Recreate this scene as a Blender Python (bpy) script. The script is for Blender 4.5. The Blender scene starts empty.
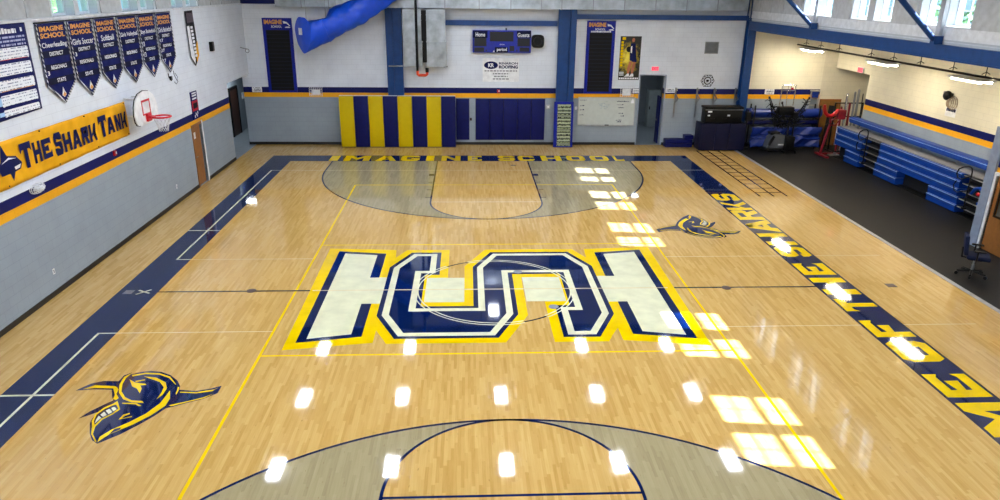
EXPOSURE, SKY, SUN, LAMP, LAMPW = 0.5, 0.8, 46.0, 52.0, 60.0
import bpy, bmesh, math, random
from mathutils import Vector, Matrix
random.seed(7)
PI = math.pi
scene = bpy.context.scene
COL = scene.collection
ORG = {}

# ---------------------------------------------------------------- colour and materials
def lin(h):
    h = h.lstrip('#'); out = []
    for i in (0, 2, 4):
        c = int(h[i:i+2], 16)/255
        out.append(c/12.92 if c <= .04045 else ((c+.055)/1.055)**2.4)
    return (*out, 1.0)

class NT:
    """tiny node helper"""
    def __init__(s, name):
        s.m = bpy.data.materials.new(name); s.m.use_nodes = True
        s.t = s.m.node_tree; s.b = s.t.nodes['Principled BSDF']; s.out = s.t.nodes['Material Output']
    def n(s, typ, **kw):
        nd = s.t.nodes.new(typ)
        for k, v in kw.items(): setattr(nd, k, v)
        return nd
    def set(s, nd, inp, v):
        if hasattr(v, 'is_linked') or isinstance(v, bpy.types.NodeSocket): s.t.links.new(v, nd.inputs[inp])
        else: nd.inputs[inp].default_value = v
    def math(s, op, a, b=None, c=None):
        nd = s.n('ShaderNodeMath', operation=op); s.set(nd, 0, a)
        if b is not None: s.set(nd, 1, b)
        if c is not None: s.set(nd, 2, c)
        return nd.outputs[0]
    def ramp(s, fac, stops, mode='LINEAR'):
        nd = s.n('ShaderNodeValToRGB'); cr = nd.color_ramp; cr.interpolation = mode
        while len(cr.elements) < len(stops): cr.elements.new(.5)
        for e, (p, c) in zip(cr.elements, stops): e.position = p; e.color = c
        s.set(nd, 0, fac); return nd.outputs[0]
    def mix(s, fac, a, b, blend='MIX'):
        nd = s.n('ShaderNodeMix', data_type='RGBA', blend_type=blend)
        s.set(nd, 0, fac); s.set(nd, 6, a); s.set(nd, 7, b); return nd.outputs[2]
    def noise(s, scale, vec=None, detail=3, rough=.55):
        nd = s.n('ShaderNodeTexNoise'); nd.inputs['Scale'].default_value = scale
        nd.inputs['Detail'].default_value = detail; nd.inputs['Roughness'].default_value = rough
        if vec is not None: s.set(nd, 'Vector', vec)
        return nd.outputs['Fac']
    def pos(s):
        return s.n('ShaderNodeNewGeometry').outputs['Position']
    def xyz(s, v):
        nd = s.n('ShaderNodeSeparateXYZ'); s.set(nd, 0, v); return nd.outputs
    def comb(s, x, y, z=0.0):
        nd = s.n('ShaderNodeCombineXYZ'); s.set(nd, 0, x); s.set(nd, 1, y); s.set(nd, 2, z); return nd.outputs[0]
    def bump(s, h, strength=.2, dist=.01):
        nd = s.n('ShaderNodeBump'); nd.inputs['Strength'].default_value = strength; nd.inputs['Distance'].default_value = dist
        s.set(nd, 'Height', h); s.t.links.new(nd.outputs[0], s.b.inputs['Normal'])

def plain(name, hexc, rough=.5, metal=0.0, var=.12, scale=6.0, spec=.5, coat=0.0, bump=0.0):
    """one painted / plastic / metal material with a slight mottled variation"""
    k = NT(name); c = lin(hexc)
    lo = tuple(x*(1-var) for x in c[:3])+(1,); hi = tuple(min(1, x*(1+var)) for x in c[:3])+(1,)
    f = k.noise(scale, k.pos())
    k.set(k.b, 'Base Color', k.ramp(f, [(.3, lo), (.7, hi)]))
    k.b.inputs['Roughness'].default_value = rough; k.b.inputs['Metallic'].default_value = metal
    k.b.inputs['Specular IOR Level'].default_value = spec
    k.b.inputs['Coat Weight'].default_value = coat; k.b.inputs['Coat Roughness'].default_value = .1
    if bump: k.bump(k.noise(scale*4, k.pos()), bump)
    return k.m

def emit(name, hexc, strength, base='#e6e6e6'):
    k = NT(name)
    k.b.inputs['Base Color'].default_value = lin(base)
    k.b.inputs['Emission Color'].default_value = lin(hexc); k.b.inputs['Emission Strength'].default_value = strength
    return k.m

FLOOR_ROUGH = .045; FLOOR_SPEC = .55
def floor_paint(name, hexc, worn=.08):
    k = NT(name); c = lin(hexc)
    f = k.noise(3.0, k.pos())
    k.set(k.b, 'Base Color', k.ramp(f, [(.3, tuple(x*(1-worn) for x in c[:3])+(1,)), (.7, tuple(min(1, x*(1+worn)) for x in c[:3])+(1,))]))
    k.b.inputs['Roughness'].default_value = FLOOR_ROUGH; k.b.inputs['Specular IOR Level'].default_value = FLOOR_SPEC
    return k.m

def wood_floor(name, stops, tint=None):
    """strip maple boards that run along Y"""
    k = NT(name); X, Y, Z = k.xyz(k.pos())
    row = k.math('FLOOR', k.math('DIVIDE', X, .052))
    wn = k.n('ShaderNodeTexWhiteNoise', noise_dimensions='1D'); k.set(wn, 'W', row)
    col = k.math('FLOOR', k.math('DIVIDE', k.math('ADD', Y, k.math('MULTIPLY', wn.outputs[0], 9.7)), .6))
    w2 = k.n('ShaderNodeTexWhiteNoise', noise_dimensions='2D'); k.set(w2, 'Vector', k.comb(row, col))
    grain = k.noise(1.0, k.comb(k.math('MULTIPLY', X, 42.0), k.math('MULTIPLY', Y, 2.2)), detail=4)
    big = k.noise(.35, k.pos(), detail=2)
    f = k.math('ADD', k.math('ADD', k.math('MULTIPLY', w2.outputs[0], .4), .05), k.math('MULTIPLY', grain, .5))
    f = k.math('ADD', f, k.math('MULTIPLY', k.math('SUBTRACT', big, .5), .35))
    fleck = k.noise(1.0, k.comb(k.math('MULTIPLY', X, 30.0), k.math('MULTIPLY', Y, 7.0)), detail=2)
    k.set(k.b, 'Base Color', k.mix(k.ramp(fleck, [(.68, (0, 0, 0, 1)), (.78, (.55, .55, .55, 1))]), k.ramp(f, stops), lin('#7a5628')))
    k.set(k.b, 'Roughness', k.math('ADD', k.math('MULTIPLY', grain, .04), FLOOR_ROUGH-.02))
    k.b.inputs['Specular IOR Level'].default_value = FLOOR_SPEC
    k.bump(k.math('ADD', k.math('MULTIPLY', w2.outputs[0], .6), k.noise(2.5, k.pos())), .03, .01)
    return k.m

def block_wall(name, stripes=True, white='#dde3eb'):
    """painted block work: grey dado, gold and navy bands, white above"""
    k = NT(name); X, Y, Z = k.xyz(k.pos())
    u = k.math('ADD', X, Y)
    br = k.n('ShaderNodeTexBrick'); k.set(br, 'Vector', k.comb(u, Z))
    br.inputs['Scale'].default_value = 1; br.inputs['Brick Width'].default_value = .4064; br.inputs['Row Height'].default_value = .2032
    br.inputs['Mortar Size'].default_value = .006; br.inputs['Mortar Smooth'].default_value = .6
    n = k.noise(1.6, k.pos())
    if stripes:
        c = k.ramp(k.math('DIVIDE', Z, 10.0), [(0, lin('#96a1aa')), (.205, lin('#efab1e')), (.2265, lin('#040f56')), (.2465, lin(white))], 'CONSTANT')
    else:
        c = k.ramp(n, [(0, lin(white)), (1, lin(white))])
    c = k.mix(br.outputs['Fac'], c, (.84, .84, .85, 1), 'MULTIPLY')
    c = k.mix(k.ramp(n, [(.35, (0, 0, 0, 1)), (.75, (1, 1, 1, 1))]), c, (.9, .9, .91, 1), 'MULTIPLY')
    k.set(k.b, 'Base Color', c); k.b.inputs['Roughness'].default_value = .5; k.b.inputs['Specular IOR Level'].default_value = .22
    k.bump(k.math('SUBTRACT', 1.0, br.outputs['Fac']), .12, .008)
    return k.m

def glass_mat():
    k = NT('window_glass'); t = k.t
    tr = k.n('ShaderNodeBsdfTransparent'); gl = k.n('ShaderNodeBsdfGlossy'); gl.inputs['Roughness'].default_value = .02
    # a thin pane: near constant faint reflection
    tr.inputs['Color'].default_value = (.93, .97, .98, 1)
    mx = k.n('ShaderNodeMixShader'); mx.inputs[0].default_value = .07; t.links.new(tr.outputs[0], mx.inputs[1]); t.links.new(gl.outputs[0], mx.inputs[2])
    t.links.new(mx.outputs[0], k.out.inputs[0])
    return k.m

def rows_mat(name, base, line, period, duty, axis=2, rough=.5):
    """even printed lines across a panel (slats, rows of writing)"""
    k = NT(name); P = k.xyz(k.pos()); f = k.math('FRACT', k.math('DIVIDE', P[axis], period))
    m = k.math('LESS_THAN', f, duty)
    k.set(k.b, 'Base Color', k.mix(m, lin(base), lin(line))); k.b.inputs['Roughness'].default_value = rough; k.b.inputs['Specular IOR Level'].default_value = .2
    return k.m

def scribble(name, paper, ink, period, duty, uaxis=0, dens=.52, fine=26.0):
    """rows of small illegible writing"""
    k = NT(name); P = k.xyz(k.pos())
    r = k.math('DIVIDE', P[2], period); f = k.math('FRACT', r)
    m = k.math('LESS_THAN', f, duty)
    nz = k.noise(1.0, k.comb(k.math('MULTIPLY', P[uaxis], fine), k.math('MULTIPLY', k.math('FLOOR', r), 7.3)), detail=1)
    m = k.math('MULTIPLY', m, k.math('GREATER_THAN', nz, dens))
    k.set(k.b, 'Base Color', k.mix(m, lin(paper), lin(ink))); k.b.inputs['Roughness'].default_value = .6; k.b.inputs['Specular IOR Level'].default_value = .2
    return k.m

# ---------------------------------------------------------------- mesh builder
class MB:
    def __init__(s): s.bm = bmesh.new()
    def box(s, x0, x1, y0, y1, z0, z1, bev=0.0, seg=2):
        return s.obox(((x0+x1)/2, (y0+y1)/2, (z0+z1)/2), (1, 0, 0), (0, 1, 0), (0, 0, 1), abs(x1-x0)/2, abs(y1-y0)/2, abs(z1-z0)/2, bev, seg)
    def obox(s, c, U, V, W, a, b, d, bev=0.0, seg=2):
        U, V, W, c = Vector(U).normalized(), Vector(V).normalized(), Vector(W).normalized(), Vector(c)
        t = bmesh.new(); bmesh.ops.create_cube(t, size=2)
        for v in t.verts: v.co = Vector((v.co.x*a, v.co.y*b, v.co.z*d))
        if bev > 0:
            bmesh.ops.bevel(t, geom=list(t.edges), offset=min(bev, a*.9, b*.9, d*.9), segments=seg, affect='EDGES', profile=.6)
        for v in t.verts: v.co = c + U*v.co.x + V*v.co.y + W*v.co.z
        return s.merge(t)
    def merge(s, t):
        me = bpy.data.meshes.new('tmp'); t.to_mesh(me); t.free(); s.bm.from_mesh(me); bpy.data.meshes.remove(me); return s
    def tube(s, pts, r, n=8, closed=False, caps=True):
        P = [Vector(p) for p in pts]; N = len(P); rings = []; prev = None
        for i, p in enumerate(P):
            if closed: d = P[(i+1) % N]-P[i-1]
            else: d = P[min(i+1, N-1)]-P[max(i-1, 0)]
            d.normalize()
            if prev is None:
                a = Vector((0, 0, 1)) if abs(d.z) < .9 else Vector((1, 0, 0)); u = d.cross(a).normalized()
            else:
                u = (prev-d*prev.dot(d)); u = u.normalized() if u.length > 1e-6 else d.orthogonal().normalized()
            prev = u; v = d.cross(u)
            rr = r[i] if isinstance(r, (list, tuple)) else r
            rings.append([s.bm.verts.new(p+(u*math.cos(2*PI*k/n)+v*math.sin(2*PI*k/n))*rr) for k in range(n)])
        M = N if closed else N-1
        for i in range(M):
            A, B = rings[i], rings[(i+1) % N]
            for k in range(n): s.bm.faces.new((A[k], A[(k+1) % n], B[(k+1) % n], B[k]))
        if caps and not closed:
            s.bm.faces.new(rings[0][::-1]); s.bm.faces.new(rings[-1])
        return s
    def cyl(s, p0, p1, r0, r1=None, n=16):
        return s.tube([p0, p1], [r0, r0 if r1 is None else r1], n)
    def ring(s, c, U, V, R, r, n=24, m=6, a0=0, a1=2*PI):
        c, U, V = Vector(c), Vector(U).normalized(), Vector(V).normalized()
        full = abs(a1-a0-2*PI) < 1e-4
        k = n if full else n+1
        return s.tube([c+(U*math.cos(a0+(a1-a0)*i/n)+V*math.sin(a0+(a1-a0)*i/n))*R for i in range(k)], r, m, closed=full)
    def poly(s, pts):
        f = s.bm.faces.new([s.bm.verts.new(p) for p in pts]); f.normal_update()
        bmesh.ops.triangulate(s.bm, faces=[f]); return s
    def prism(s, pts2, O, U, V, W, d):
        """polygon in (U,V) at O, extruded by d along W"""
        O, U, V, W = Vector(O), Vector(U), Vector(V), Vector(W)
        A = [s.bm.verts.new(O+U*p[0]+V*p[1]) for p in pts2]; B = [s.bm.verts.new(O+U*p[0]+V*p[1]+W*d) for p in pts2]
        n = len(A); fs = [s.bm.faces.new(A[::-1]), s.bm.faces.new(B)]
        for i in range(n): s.bm.faces.new((A[i], A[(i+1) % n], B[(i+1) % n], B[i]))
        bmesh.ops.triangulate(s.bm, faces=fs); return s
    def sphere(s, c, rx, ry=None, rz=None, u=16, v=10):
        ry = rx if ry is None else ry; rz = rx if rz is None else rz
        t = bmesh.new(); bmesh.ops.create_uvsphere(t, u_segments=u, v_segments=v, radius=1)
        for w in t.verts: w.co = Vector((c[0]+w.co.x*rx, c[1]+w.co.y*ry, c[2]+w.co.z*rz))
        return s.merge(t)
    def loft(s, rings, close=True, caps=True):
        R = [[s.bm.verts.new(p) for p in r] for r in rings]; n = len(R[0])
        for i in range(len(R)-1):
            for k in range(n if close else n-1): s.bm.faces.new((R[i][k], R[i][(k+1) % n], R[i+1][(k+1) % n], R[i+1][k]))
        if caps: s.bm.faces.new(R[0][::-1]); s.bm.faces.new(R[-1])
        return s
    def build(s, name, mat, parent=None, smooth=False, loc=None, norm=True):
        if norm: bmesh.ops.recalc_face_normals(s.bm, faces=list(s.bm.faces))
        o0 = Vector(ORG[parent.name]) if parent is not None else Vector(loc or (0, 0, 0))
        for v in s.bm.verts: v.co -= o0
        me = bpy.data.meshes.new(name); s.bm.to_mesh(me); s.bm.free()
        me.materials.append(mat)
        if smooth:
            for p in me.polygons: p.use_smooth = True
            try: me.set_sharp_from_angle(angle=math.radians(38))
            except Exception: pass
        o = bpy.data.objects.new(name, me); COL.objects.link(o)
        if parent is not None: o.parent = parent; ORG[o.name] = tuple(o0)
        else: o.location = o0; ORG[o.name] = tuple(o0)
        return o
    def bounds(s):
        xs = [v.co for v in s.bm.verts]
        return [min(v[i] for v in xs) for i in range(3)], [max(v[i] for v in xs) for i in range(3)]

def tag(o, label, cat, group=None, kind=None):
    o['label'] = label; o['category'] = cat
    if group: o['group'] = group
    if kind: o['kind'] = kind
    return o
def thing(name, loc, label, cat, group=None):
    o = bpy.data.objects.new(name, None); o.empty_display_size = .2; COL.objects.link(o); o.location = loc; ORG[o.name] = tuple(loc)
    return tag(o, label, cat, group)
def solo(name, mb, mat, label, cat, group=None, smooth=False):
    lo, hi = mb.bounds()
    return tag(mb.build(name, mat, None, smooth, ((lo[0]+hi[0])/2, (lo[1]+hi[1])/2, lo[2])), label, cat, group)
def struct(name, mb, mat, parent=None, smooth=False):
    o = mb.build(name, mat, parent, smooth)
    if parent is None: o['kind'] = 'structure'
    return o
def dup(root, loc, label=None, group=None):
    c = root.copy(); COL.objects.link(c); c.location = loc; ORG[c.name] = tuple(loc)
    if label: c['label'] = label
    if group: c['group'] = group
    for ch in list(root.children):
        d = ch.copy(); COL.objects.link(d); d.parent = c; ORG[d.name] = tuple(loc)
        for g in list(ch.children):
            e = g.copy(); COL.objects.link(e); e.parent = d; ORG[e.name] = tuple(loc)
    return c

def text(name, body, mat, parent, O, U, V, w=None, h=None, bold=.02, depth=0.0, align='L', shear=0.0):
    """lettering as one flat mesh: O lower-left corner, U reading direction, V up; fitted to w x h"""
    cu = bpy.data.curves.new('t', 'FONT'); cu.body = body; cu.offset = bold; cu.shear = shear; cu.resolution_u = 3; cu.extrude = depth
    ob = bpy.data.objects.new('t', cu); COL.objects.link(ob)
    dg = bpy.context.evaluated_depsgraph_get(); me = bpy.data.meshes.new_from_object(ob.evaluated_get(dg))
    COL.objects.unlink(ob); bpy.data.objects.remove(ob); bpy.data.curves.remove(cu)
    xs = [v.co.x for v in me.vertices]; ys = [v.co.y for v in me.vertices]
    x0, x1, y0, y1 = min(xs), max(xs), min(ys), max(ys)
    sy = h/(y1-y0) if h else None; sx = w/(x1-x0) if w else None
    sx = sx or sy; sy = sy or sx
    O, U, V = Vector(O), Vector(U), Vector(V); W = U.cross(V)
    o0 = Vector(ORG[parent.name]) if parent is not None else Vector((0, 0, 0))
    for v in me.vertices: v.co = O+U*((v.co.x-x0)*sx)+V*((v.co.y-y0)*sy)+W*v.co.z-o0
    me.name = name; me.materials.clear(); me.materials.append(mat)
    o = bpy.data.objects.new(name, me); COL.objects.link(o)
    if parent is not None: o.parent = parent
    ORG[o.name] = tuple(o0)
    return o

def wall(name, axis, pos, thick, u0, u1, z0, z1, holes, mat):
    """wall with real openings: axis 'x' = plane X=pos with u along Y, 'y' = plane Y=pos with u along X"""
    us = sorted({u0, u1, *[h[0] for h in holes], *[h[1] for h in holes]}); zs = sorted({z0, z1, *[h[2] for h in holes], *[h[3] for h in holes]})
    us = [u for u in us if u0 <= u <= u1]; zs = [z for z in zs if z0 <= z <= z1]
    def solid(i, j):
        if i < 0 or j < 0 or i >= len(us)-1 or j >= len(zs)-1: return False
        a, b = (us[i]+us[i+1])/2, (zs[j]+zs[j+1])/2
        return not any(h[0] < a < h[1] and h[2] < b < h[3] for h in holes)
    m = MB(); cache = {}
    def V(u, z, d):
        k = (round(u, 4), round(z, 4), d)
        if k not in cache:
            p = pos+thick*d; cache[k] = m.bm.verts.new((p, u, z) if axis == 'x' else (u, p, z))
        return cache[k]
    for i in range(len(us)-1):
        for j in range(len(zs)-1):
            if not solid(i, j): continue
            a, b, c, d = us[i], us[i+1], zs[j], zs[j+1]
            for D in (0, 1): m.bm.faces.new((V(a, c, D), V(b, c, D), V(b, d, D), V(a, d, D)))
            if not solid(i-1, j): m.bm.faces.new((V(a, c, 0), V(a, d, 0), V(a, d, 1), V(a, c, 1)))
            if not solid(i+1, j): m.bm.faces.new((V(b, c, 0), V(b, d, 0), V(b, d, 1), V(b, c, 1)))
            if not solid(i, j-1): m.bm.faces.new((V(a, c, 0), V(b, c, 0), V(b, c, 1), V(a, c, 1)))
            if not solid(i, j+1): m.bm.faces.new((V(a, d, 0), V(b, d, 0), V(b, d, 1), V(a, d, 1)))
    return struct(name, m, mat)

def offset_poly(P, d):
    """mitred offset of a simple polygon (d > 0 grows it)"""
    n = len(P); area = sum(P[i][0]*P[(i+1) % n][1]-P[(i+1) % n][0]*P[i][1] for i in range(n))
    s = 1 if area > 0 else -1; out = []
    for i in range(n):
        a, b, c = Vector(P[i-1]), Vector(P[i]), Vector(P[(i+1) % n])
        e1 = (b-a).normalized(); e2 = (c-b).normalized()
        n1 = Vector((e1.y, -e1.x))*s; n2 = Vector((e2.y, -e2.x))*s
        k = n1+n2; L = k.length_squared
        out.append(tuple(b+k*(2*d/L)) if L > .2 else tuple(b+n1*d))
    return out
# ---------------------------------------------------------------- camera, light, world
cam = bpy.data.cameras.new('camera'); camo = bpy.data.objects.new('camera', cam); COL.objects.link(camo)
cam.sensor_width = 36; cam.lens = 705.188/1000*36; cam.clip_start = .05; cam.clip_end = 400
_p, _y, _r = .35733, .04797, .01108
fwd = Vector((math.sin(_y)*math.cos(_p), math.cos(_y)*math.cos(_p), -math.sin(_p)))
rt = Vector((math.cos(_y), -math.sin(_y), 0)); up = rt.cross(fwd)
R2 = rt*math.cos(_r)+up*math.sin(_r); U2 = up*math.cos(_r)-rt*math.sin(_r)
camo.matrix_world = Matrix.Translation((-.6016, -15.119, 6.6294)) @ Matrix((R2, U2, -fwd)).transposed().to_4x4()
scene.camera = camo
vs = scene.view_settings; vs.view_transform = 'Standard'; vs.look = 'None'; vs.gamma = 1; vs.exposure = EXPOSURE; vs.use_curve_mapping = False
scene.cycles.use_denoising = True
scene.cycles.max_bounces = 8; scene.cycles.diffuse_bounces = 4; scene.cycles.sample_clamp_indirect = 8

W = bpy.data.worlds.new('world'); scene.world = W; W.use_nodes = True
wt = W.node_tree; bg = wt.nodes['Background']
tc = wt.nodes.new('ShaderNodeTexCoord'); sx = wt.nodes.new('ShaderNodeSeparateXYZ'); wt.links.new(tc.outputs['Generated'], sx.inputs[0])
rp = wt.nodes.new('ShaderNodeValToRGB'); wt.links.new(sx.outputs[2], rp.inputs[0])
rp.color_ramp.elements[0].position = 0; rp.color_ramp.elements[0].color = (.45, .76, .92, 1)
rp.color_ramp.elements[1].position = .6; rp.color_ramp.elements[1].color = (.2, .42, .95, 1)
wt.links.new(rp.outputs[0], bg.inputs[0]); bg.inputs[1].default_value = SKY

sun = bpy.data.lights.new('sun', 'SUN'); sun.energy = SUN; sun.angle = math.radians(.53); sun.color = (1, .98, .95)
suno = bpy.data.objects.new('sun', sun); COL.objects.link(suno)
suno.rotation_euler = Vector((-1, .11, -.885)).to_track_quat('-Z', 'Y').to_euler(); suno.location = (30, -3, 26)

# ---------------------------------------------------------------- materials
M = {}
M['wall'] = block_wall('painted_block_wall')
M['wall_cream'] = block_wall('cream_block_wall', True, '#e3dfca')
M['wall_white'] = block_wall('white_block_wall', False, '#bcc2c8')
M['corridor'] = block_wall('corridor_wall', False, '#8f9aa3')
M['panel'] = plain('upper_wall_panel', '#b6bbc0', .6)
M['ceiling'] = plain('ceiling_paint', '#555b62', .7)
M['ledge'] = plain('white_ledge', '#d6dadf', .5)
M['base'] = plain('black_rubber_base', '#08080a', .5)
M['wood'] = wood_floor('maple_boards', [(.18, lin('#b58e4b')), (.42, lin('#c39d59')), (.62, lin('#cba663')), (.85, lin('#d3b273'))])
M['stain'] = wood_floor('grey_stained_boards', [(.2, lin('#918463')), (.45, lin('#9d906c')), (.8, lin('#a89b77'))])
M['pnavy'] = floor_paint('navy_court_paint', '#031848')
M['pyellow'] = floor_paint('yellow_court_paint', '#e9c400')
M['pwhite'] = floor_paint('white_court_paint', '#dad9b6')
M['pfaint'] = floor_paint('faint_white_line', '#dcc9a0')
M['pblack'] = floor_paint('dark_court_line', '#171a26')
M['porange'] = floor_paint('dark_red_tape', '#3a1712')
M['rubber'] = plain('black_rubber_floor', '#0a0b0e', .6, var=.25, scale=30, spec=.22)
M['conc'] = plain('grey_corridor_floor', '#79848c', .35)
M['strip'] = plain('aluminium_strip', '#b9bcc0', .35, .6)
M['navy'] = plain('navy_vinyl', '#050e52', .42, spec=.22)
M['navyd'] = plain('dark_navy_vinyl', '#070c2e', .45, spec=.22)
M['yellow'] = plain('yellow_vinyl', '#c8ae00', .45, var=.03, spec=.2)
M['steelblue'] = plain('blue_painted_steel', '#0a3972', .42, spec=.35)
M['girt'] = plain('blue_painted_girt', '#0f3d7c', .45)
M['tarp'] = plain('blue_fabric', '#0048d2', .33, var=.08)
M['galv'] = plain('galvanised_duct', '#a9b1b7', .34, .6, var=.3, scale=2.2)
M['steel'] = plain('grey_steel', '#8d9196', .35, .8)
M['chrome'] = plain('polished_steel', '#c6cace', .18, .95)
M['alu'] = plain('aluminium', '#b4b6b6', .35, .7)
M['black'] = plain('black_plastic', '#040506', .45, spec=.25)
M['blackm'] = plain('black_metal', '#101114', .35, .3)
M['white'] = plain('white_plastic', '#e6e8ea', .4)
M['paper'] = plain('white_paper', '#e9ebee', .6)
M['red'] = plain('red_paint', '#b00e18', .4)
M['darkred'] = plain('crimson_paint', '#780d1e', .35)
M['orange'] = plain('orange_red_paint', '#d3401a', .45)
M['rim'] = plain('red_rim_paint', '#d21a2a', .35)
M['net'] = plain('white_cord', '#d9dde2', .7)
M['door'] = plain('varnished_oak', '#8e5b29', .4, scale=9)
M['doorl'] = plain('light_oak_door', '#8c642f', .38, scale=9)
M['dkwood'] = plain('dark_wood', '#3a2219', .4)
M['jamb'] = plain('grey_door_frame', '#8793a6', .4)
M['void'] = plain('dark_recess', '#0b0b0e', .7)
M['banner'] = plain('navy_banner_fabric', '#050f52', .6, spec=.15, var=.1, scale=3)
M['bannerd'] = plain('dark_banner_band', '#090d2c', .6, spec=.15)
M['gold'] = plain('gold_banner_fabric', '#e2a416', .6, spec=.15, var=.1, scale=2.5)
M['goldink'] = plain('orange_print', '#d99a55', .6, spec=.15)
M['whiteink'] = plain('white_print', '#e4e6ea', .6, spec=.15)
M['navyink'] = plain('navy_print', '#0a1348', .6, spec=.15)
M['blackink'] = plain('black_print', '#15161a', .6, spec=.15)
M['greyink'] = plain('grey_print', '#6d7178', .6)
M['redink'] = plain('red_print', '#b92430', .6, spec=.15)
M['skin'] = plain('printed_skin', '#b56a48', .6)
M['boardblue'] = plain('royal_blue_board', '#081a88', .4, spec=.25)
M['scoreblue'] = plain('scoreboard_blue', '#081f90', .4)
M['lcd'] = plain('scoreboard_black', '#10131a', .3)
M['slats'] = rows_mat('black_record_slats', '#07080e', '#1c2030', .155, .09)
M['recordrows'] = scribble('record_rows', '#0a1120', '#a9b58a', .068, .5, 0, .44, 34)
M['recordbar'] = plain('pale_record_bar', '#b5c0a0', .5)
M['smallprint'] = scribble('small_print', '#e6e9ee', '#8189a0', .06, .32, 1, .5, 22)
M['smallprintd'] = scribble('small_print_on_navy', '#0c1b64', '#aab0d0', .075, .5, 1, .42, 22)
M['signprint'] = scribble('sign_print', '#dde2e8', '#6a7388', .1, .5, 0, .45, 22)
M['tiny'] = scribble('notice_print', '#e6e9ec', '#49505f', .07, .55, 0, .44, 30)
M['wb'] = plain('whiteboard_enamel', '#c3cac4', .25, var=.05)
M['bleach'] = plain('blue_bleacher_plastic', '#083a92', .38, spec=.35)
M['tread'] = plain('bleacher_tread', '#23262b', .5)
M['deck'] = plain('bleacher_deck', '#87888a', .5)
M['mesh'] = plain('black_net', '#14161a', .7, spec=.1)
M['chairfab'] = plain('navy_upholstery', '#141c38', .8, spec=.15)
M['leaf'] = plain('tree_leaves', '#5d8f5a', .7, var=.4, scale=1.4)
M['bark'] = plain('tree_bark', '#5a4636', .8)
M['grass'] = plain('lawn', '#6f8f52', .9)
M['glass'] = glass_mat()
M['wframe'] = plain('white_window_frame', '#dbe3ee', .4)
M['lampw'] = emit('high_bay_diffuser', '#eef4ff', LAMP)
M['lampy'] = emit('warm_tube_diffuser', '#ffedce', LAMPW)
M['exit'] = emit('red_exit_glow', '#ff1030', .7, '#a01020')
M['exitface'] = emit('pink_exit_face', '#ff6a80', .6, '#d05868')
M['bluemat'] = plain('blue_mat_vinyl', '#08297e', .36)
M['cream'] = block_wall('cream_plain_wall', False, '#d9d4bf')
M['hatch'] = plain('pale_grey_locker', '#9aa6a8', .4)
M['ventgrey'] = plain('vent_grey', '#8f9498', .5)
M['rowedge'] = plain('pale_seat_edge', '#8fb0dc', .4)
M['lamph'] = plain('lamp_housing', '#d4d6d8', .4)

# ---------------------------------------------------------------- setting
XL, YB, XR, XA, YN = -9.9, 16.1, 11.4, 15.65, -17.0
struct('floor', MB().box(XL, 11.08, YN, YB, -.12, 0), M['wood'])
struct('floor_rubber', MB().box(11.2, 18.6, YN, YB, -.12, 0), M['rubber'])
struct('floor_left_corridor', MB().box(-13.2, XL, 12.4, 21.5, -.12, -.002).box(XL, -9.6, YB, 21.5, -.12, -.002), M['conc'])
struct('floor_back_corridor', MB().box(5.6, 9.6, YB, 22, -.12, -.002), M['conc'])
struct('trim_1', MB().box(11.08, 11.2, YN, YB, -.1, .012), M['strip'])
WIN_L = [(2.0, 2.98), (3.16, 4.1), (5.42, 6.4), (6.58, 7.5), (8.82, 9.76), (10.06, 11.02)]
WIN_R = [(1.99, 2.93), (3.16, 4.08), (5.38, 6.3), (6.66, 7.58), (8.86, 9.74), (10.06, 10.94), (-3.02, -2.14), (-4.2, -3.32), (-6.4, -5.52), (-7.5, -6.62)]
WZ0, WZ1 = 5.8, 7.25
wall('wall_left', 'x', XL, -.4, YN, YB+.3, 0, 9, [(13.15, YB+.3, 0, 3.02), (9.05, 9.93, 0, 2.07)]+[(a, b, WZ0+.07, WZ1) for a, b in WIN_L], M['wall'])
wall('wall_back', 'y', YB, .3, -10.2, 11.67, 0, 9, [(6.98, 8.07, 0, 3.06)], M['wall'])
wall('wall_alcove_back', 'y', YB, .3, 11.67, 15.08, 0, 5.6, [], M['wall_cream'])
wall('wall_recess_back', 'y', YB, .3, 15.08, 18.9, 0, 5.6, [], M['cream'])
wall('wall_right_upper', 'x', XR, .4, YN, 15.64, 5.3, 9, [(a, b, WZ0, WZ1) for a, b in WIN_R], M['wall_white'])
wall('wall_alcove', 'x', XA, .3, YN, YB, 0, 5.3, [(13.35, YB, 0, 3.44)], M['wall_cream'])
wall('wall_front', 'y', YN, -.3, -10.2, 16, 0, 9, [], M['wall'])
wall('wall_right_office', 'x', 13.5, .25, YN, 2.95, 0, 3.3, [(1.62, 2.56, 0, 2.06)], M['wall'])
wall('wall_office_end', 'y', 2.95, -.25, 13.75, 15.64, 0, 3.3, [], M['wall'])
struct('wall_recess', MB().box(18.6, 18.9, 13.0, YB, 0, 4).box(15.95, 18.9, 13.05, 13.35, 0, 4), M['cream'])
struct('wall_office_back', MB().box(14.6, 14.7, 1.0, 2.7, 0, 3), M['corridor'])
struct('ceiling', MB().box(-10.3, XR+.4, YN-.3, YB+.3, 9, 9.2), M['ceiling'])
struct('ceiling_office', MB().box(13.75, 15.64, YN, 2.7, 3.2, 3.3), M['ledge'])
struct('ceiling_alcove', MB().box(XR+.1, 16, YN, YB, 5.05, 5.3).box(15.9, 18.9, 13.0, YB, 3.6, 3.8), M['ledge'])
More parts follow.
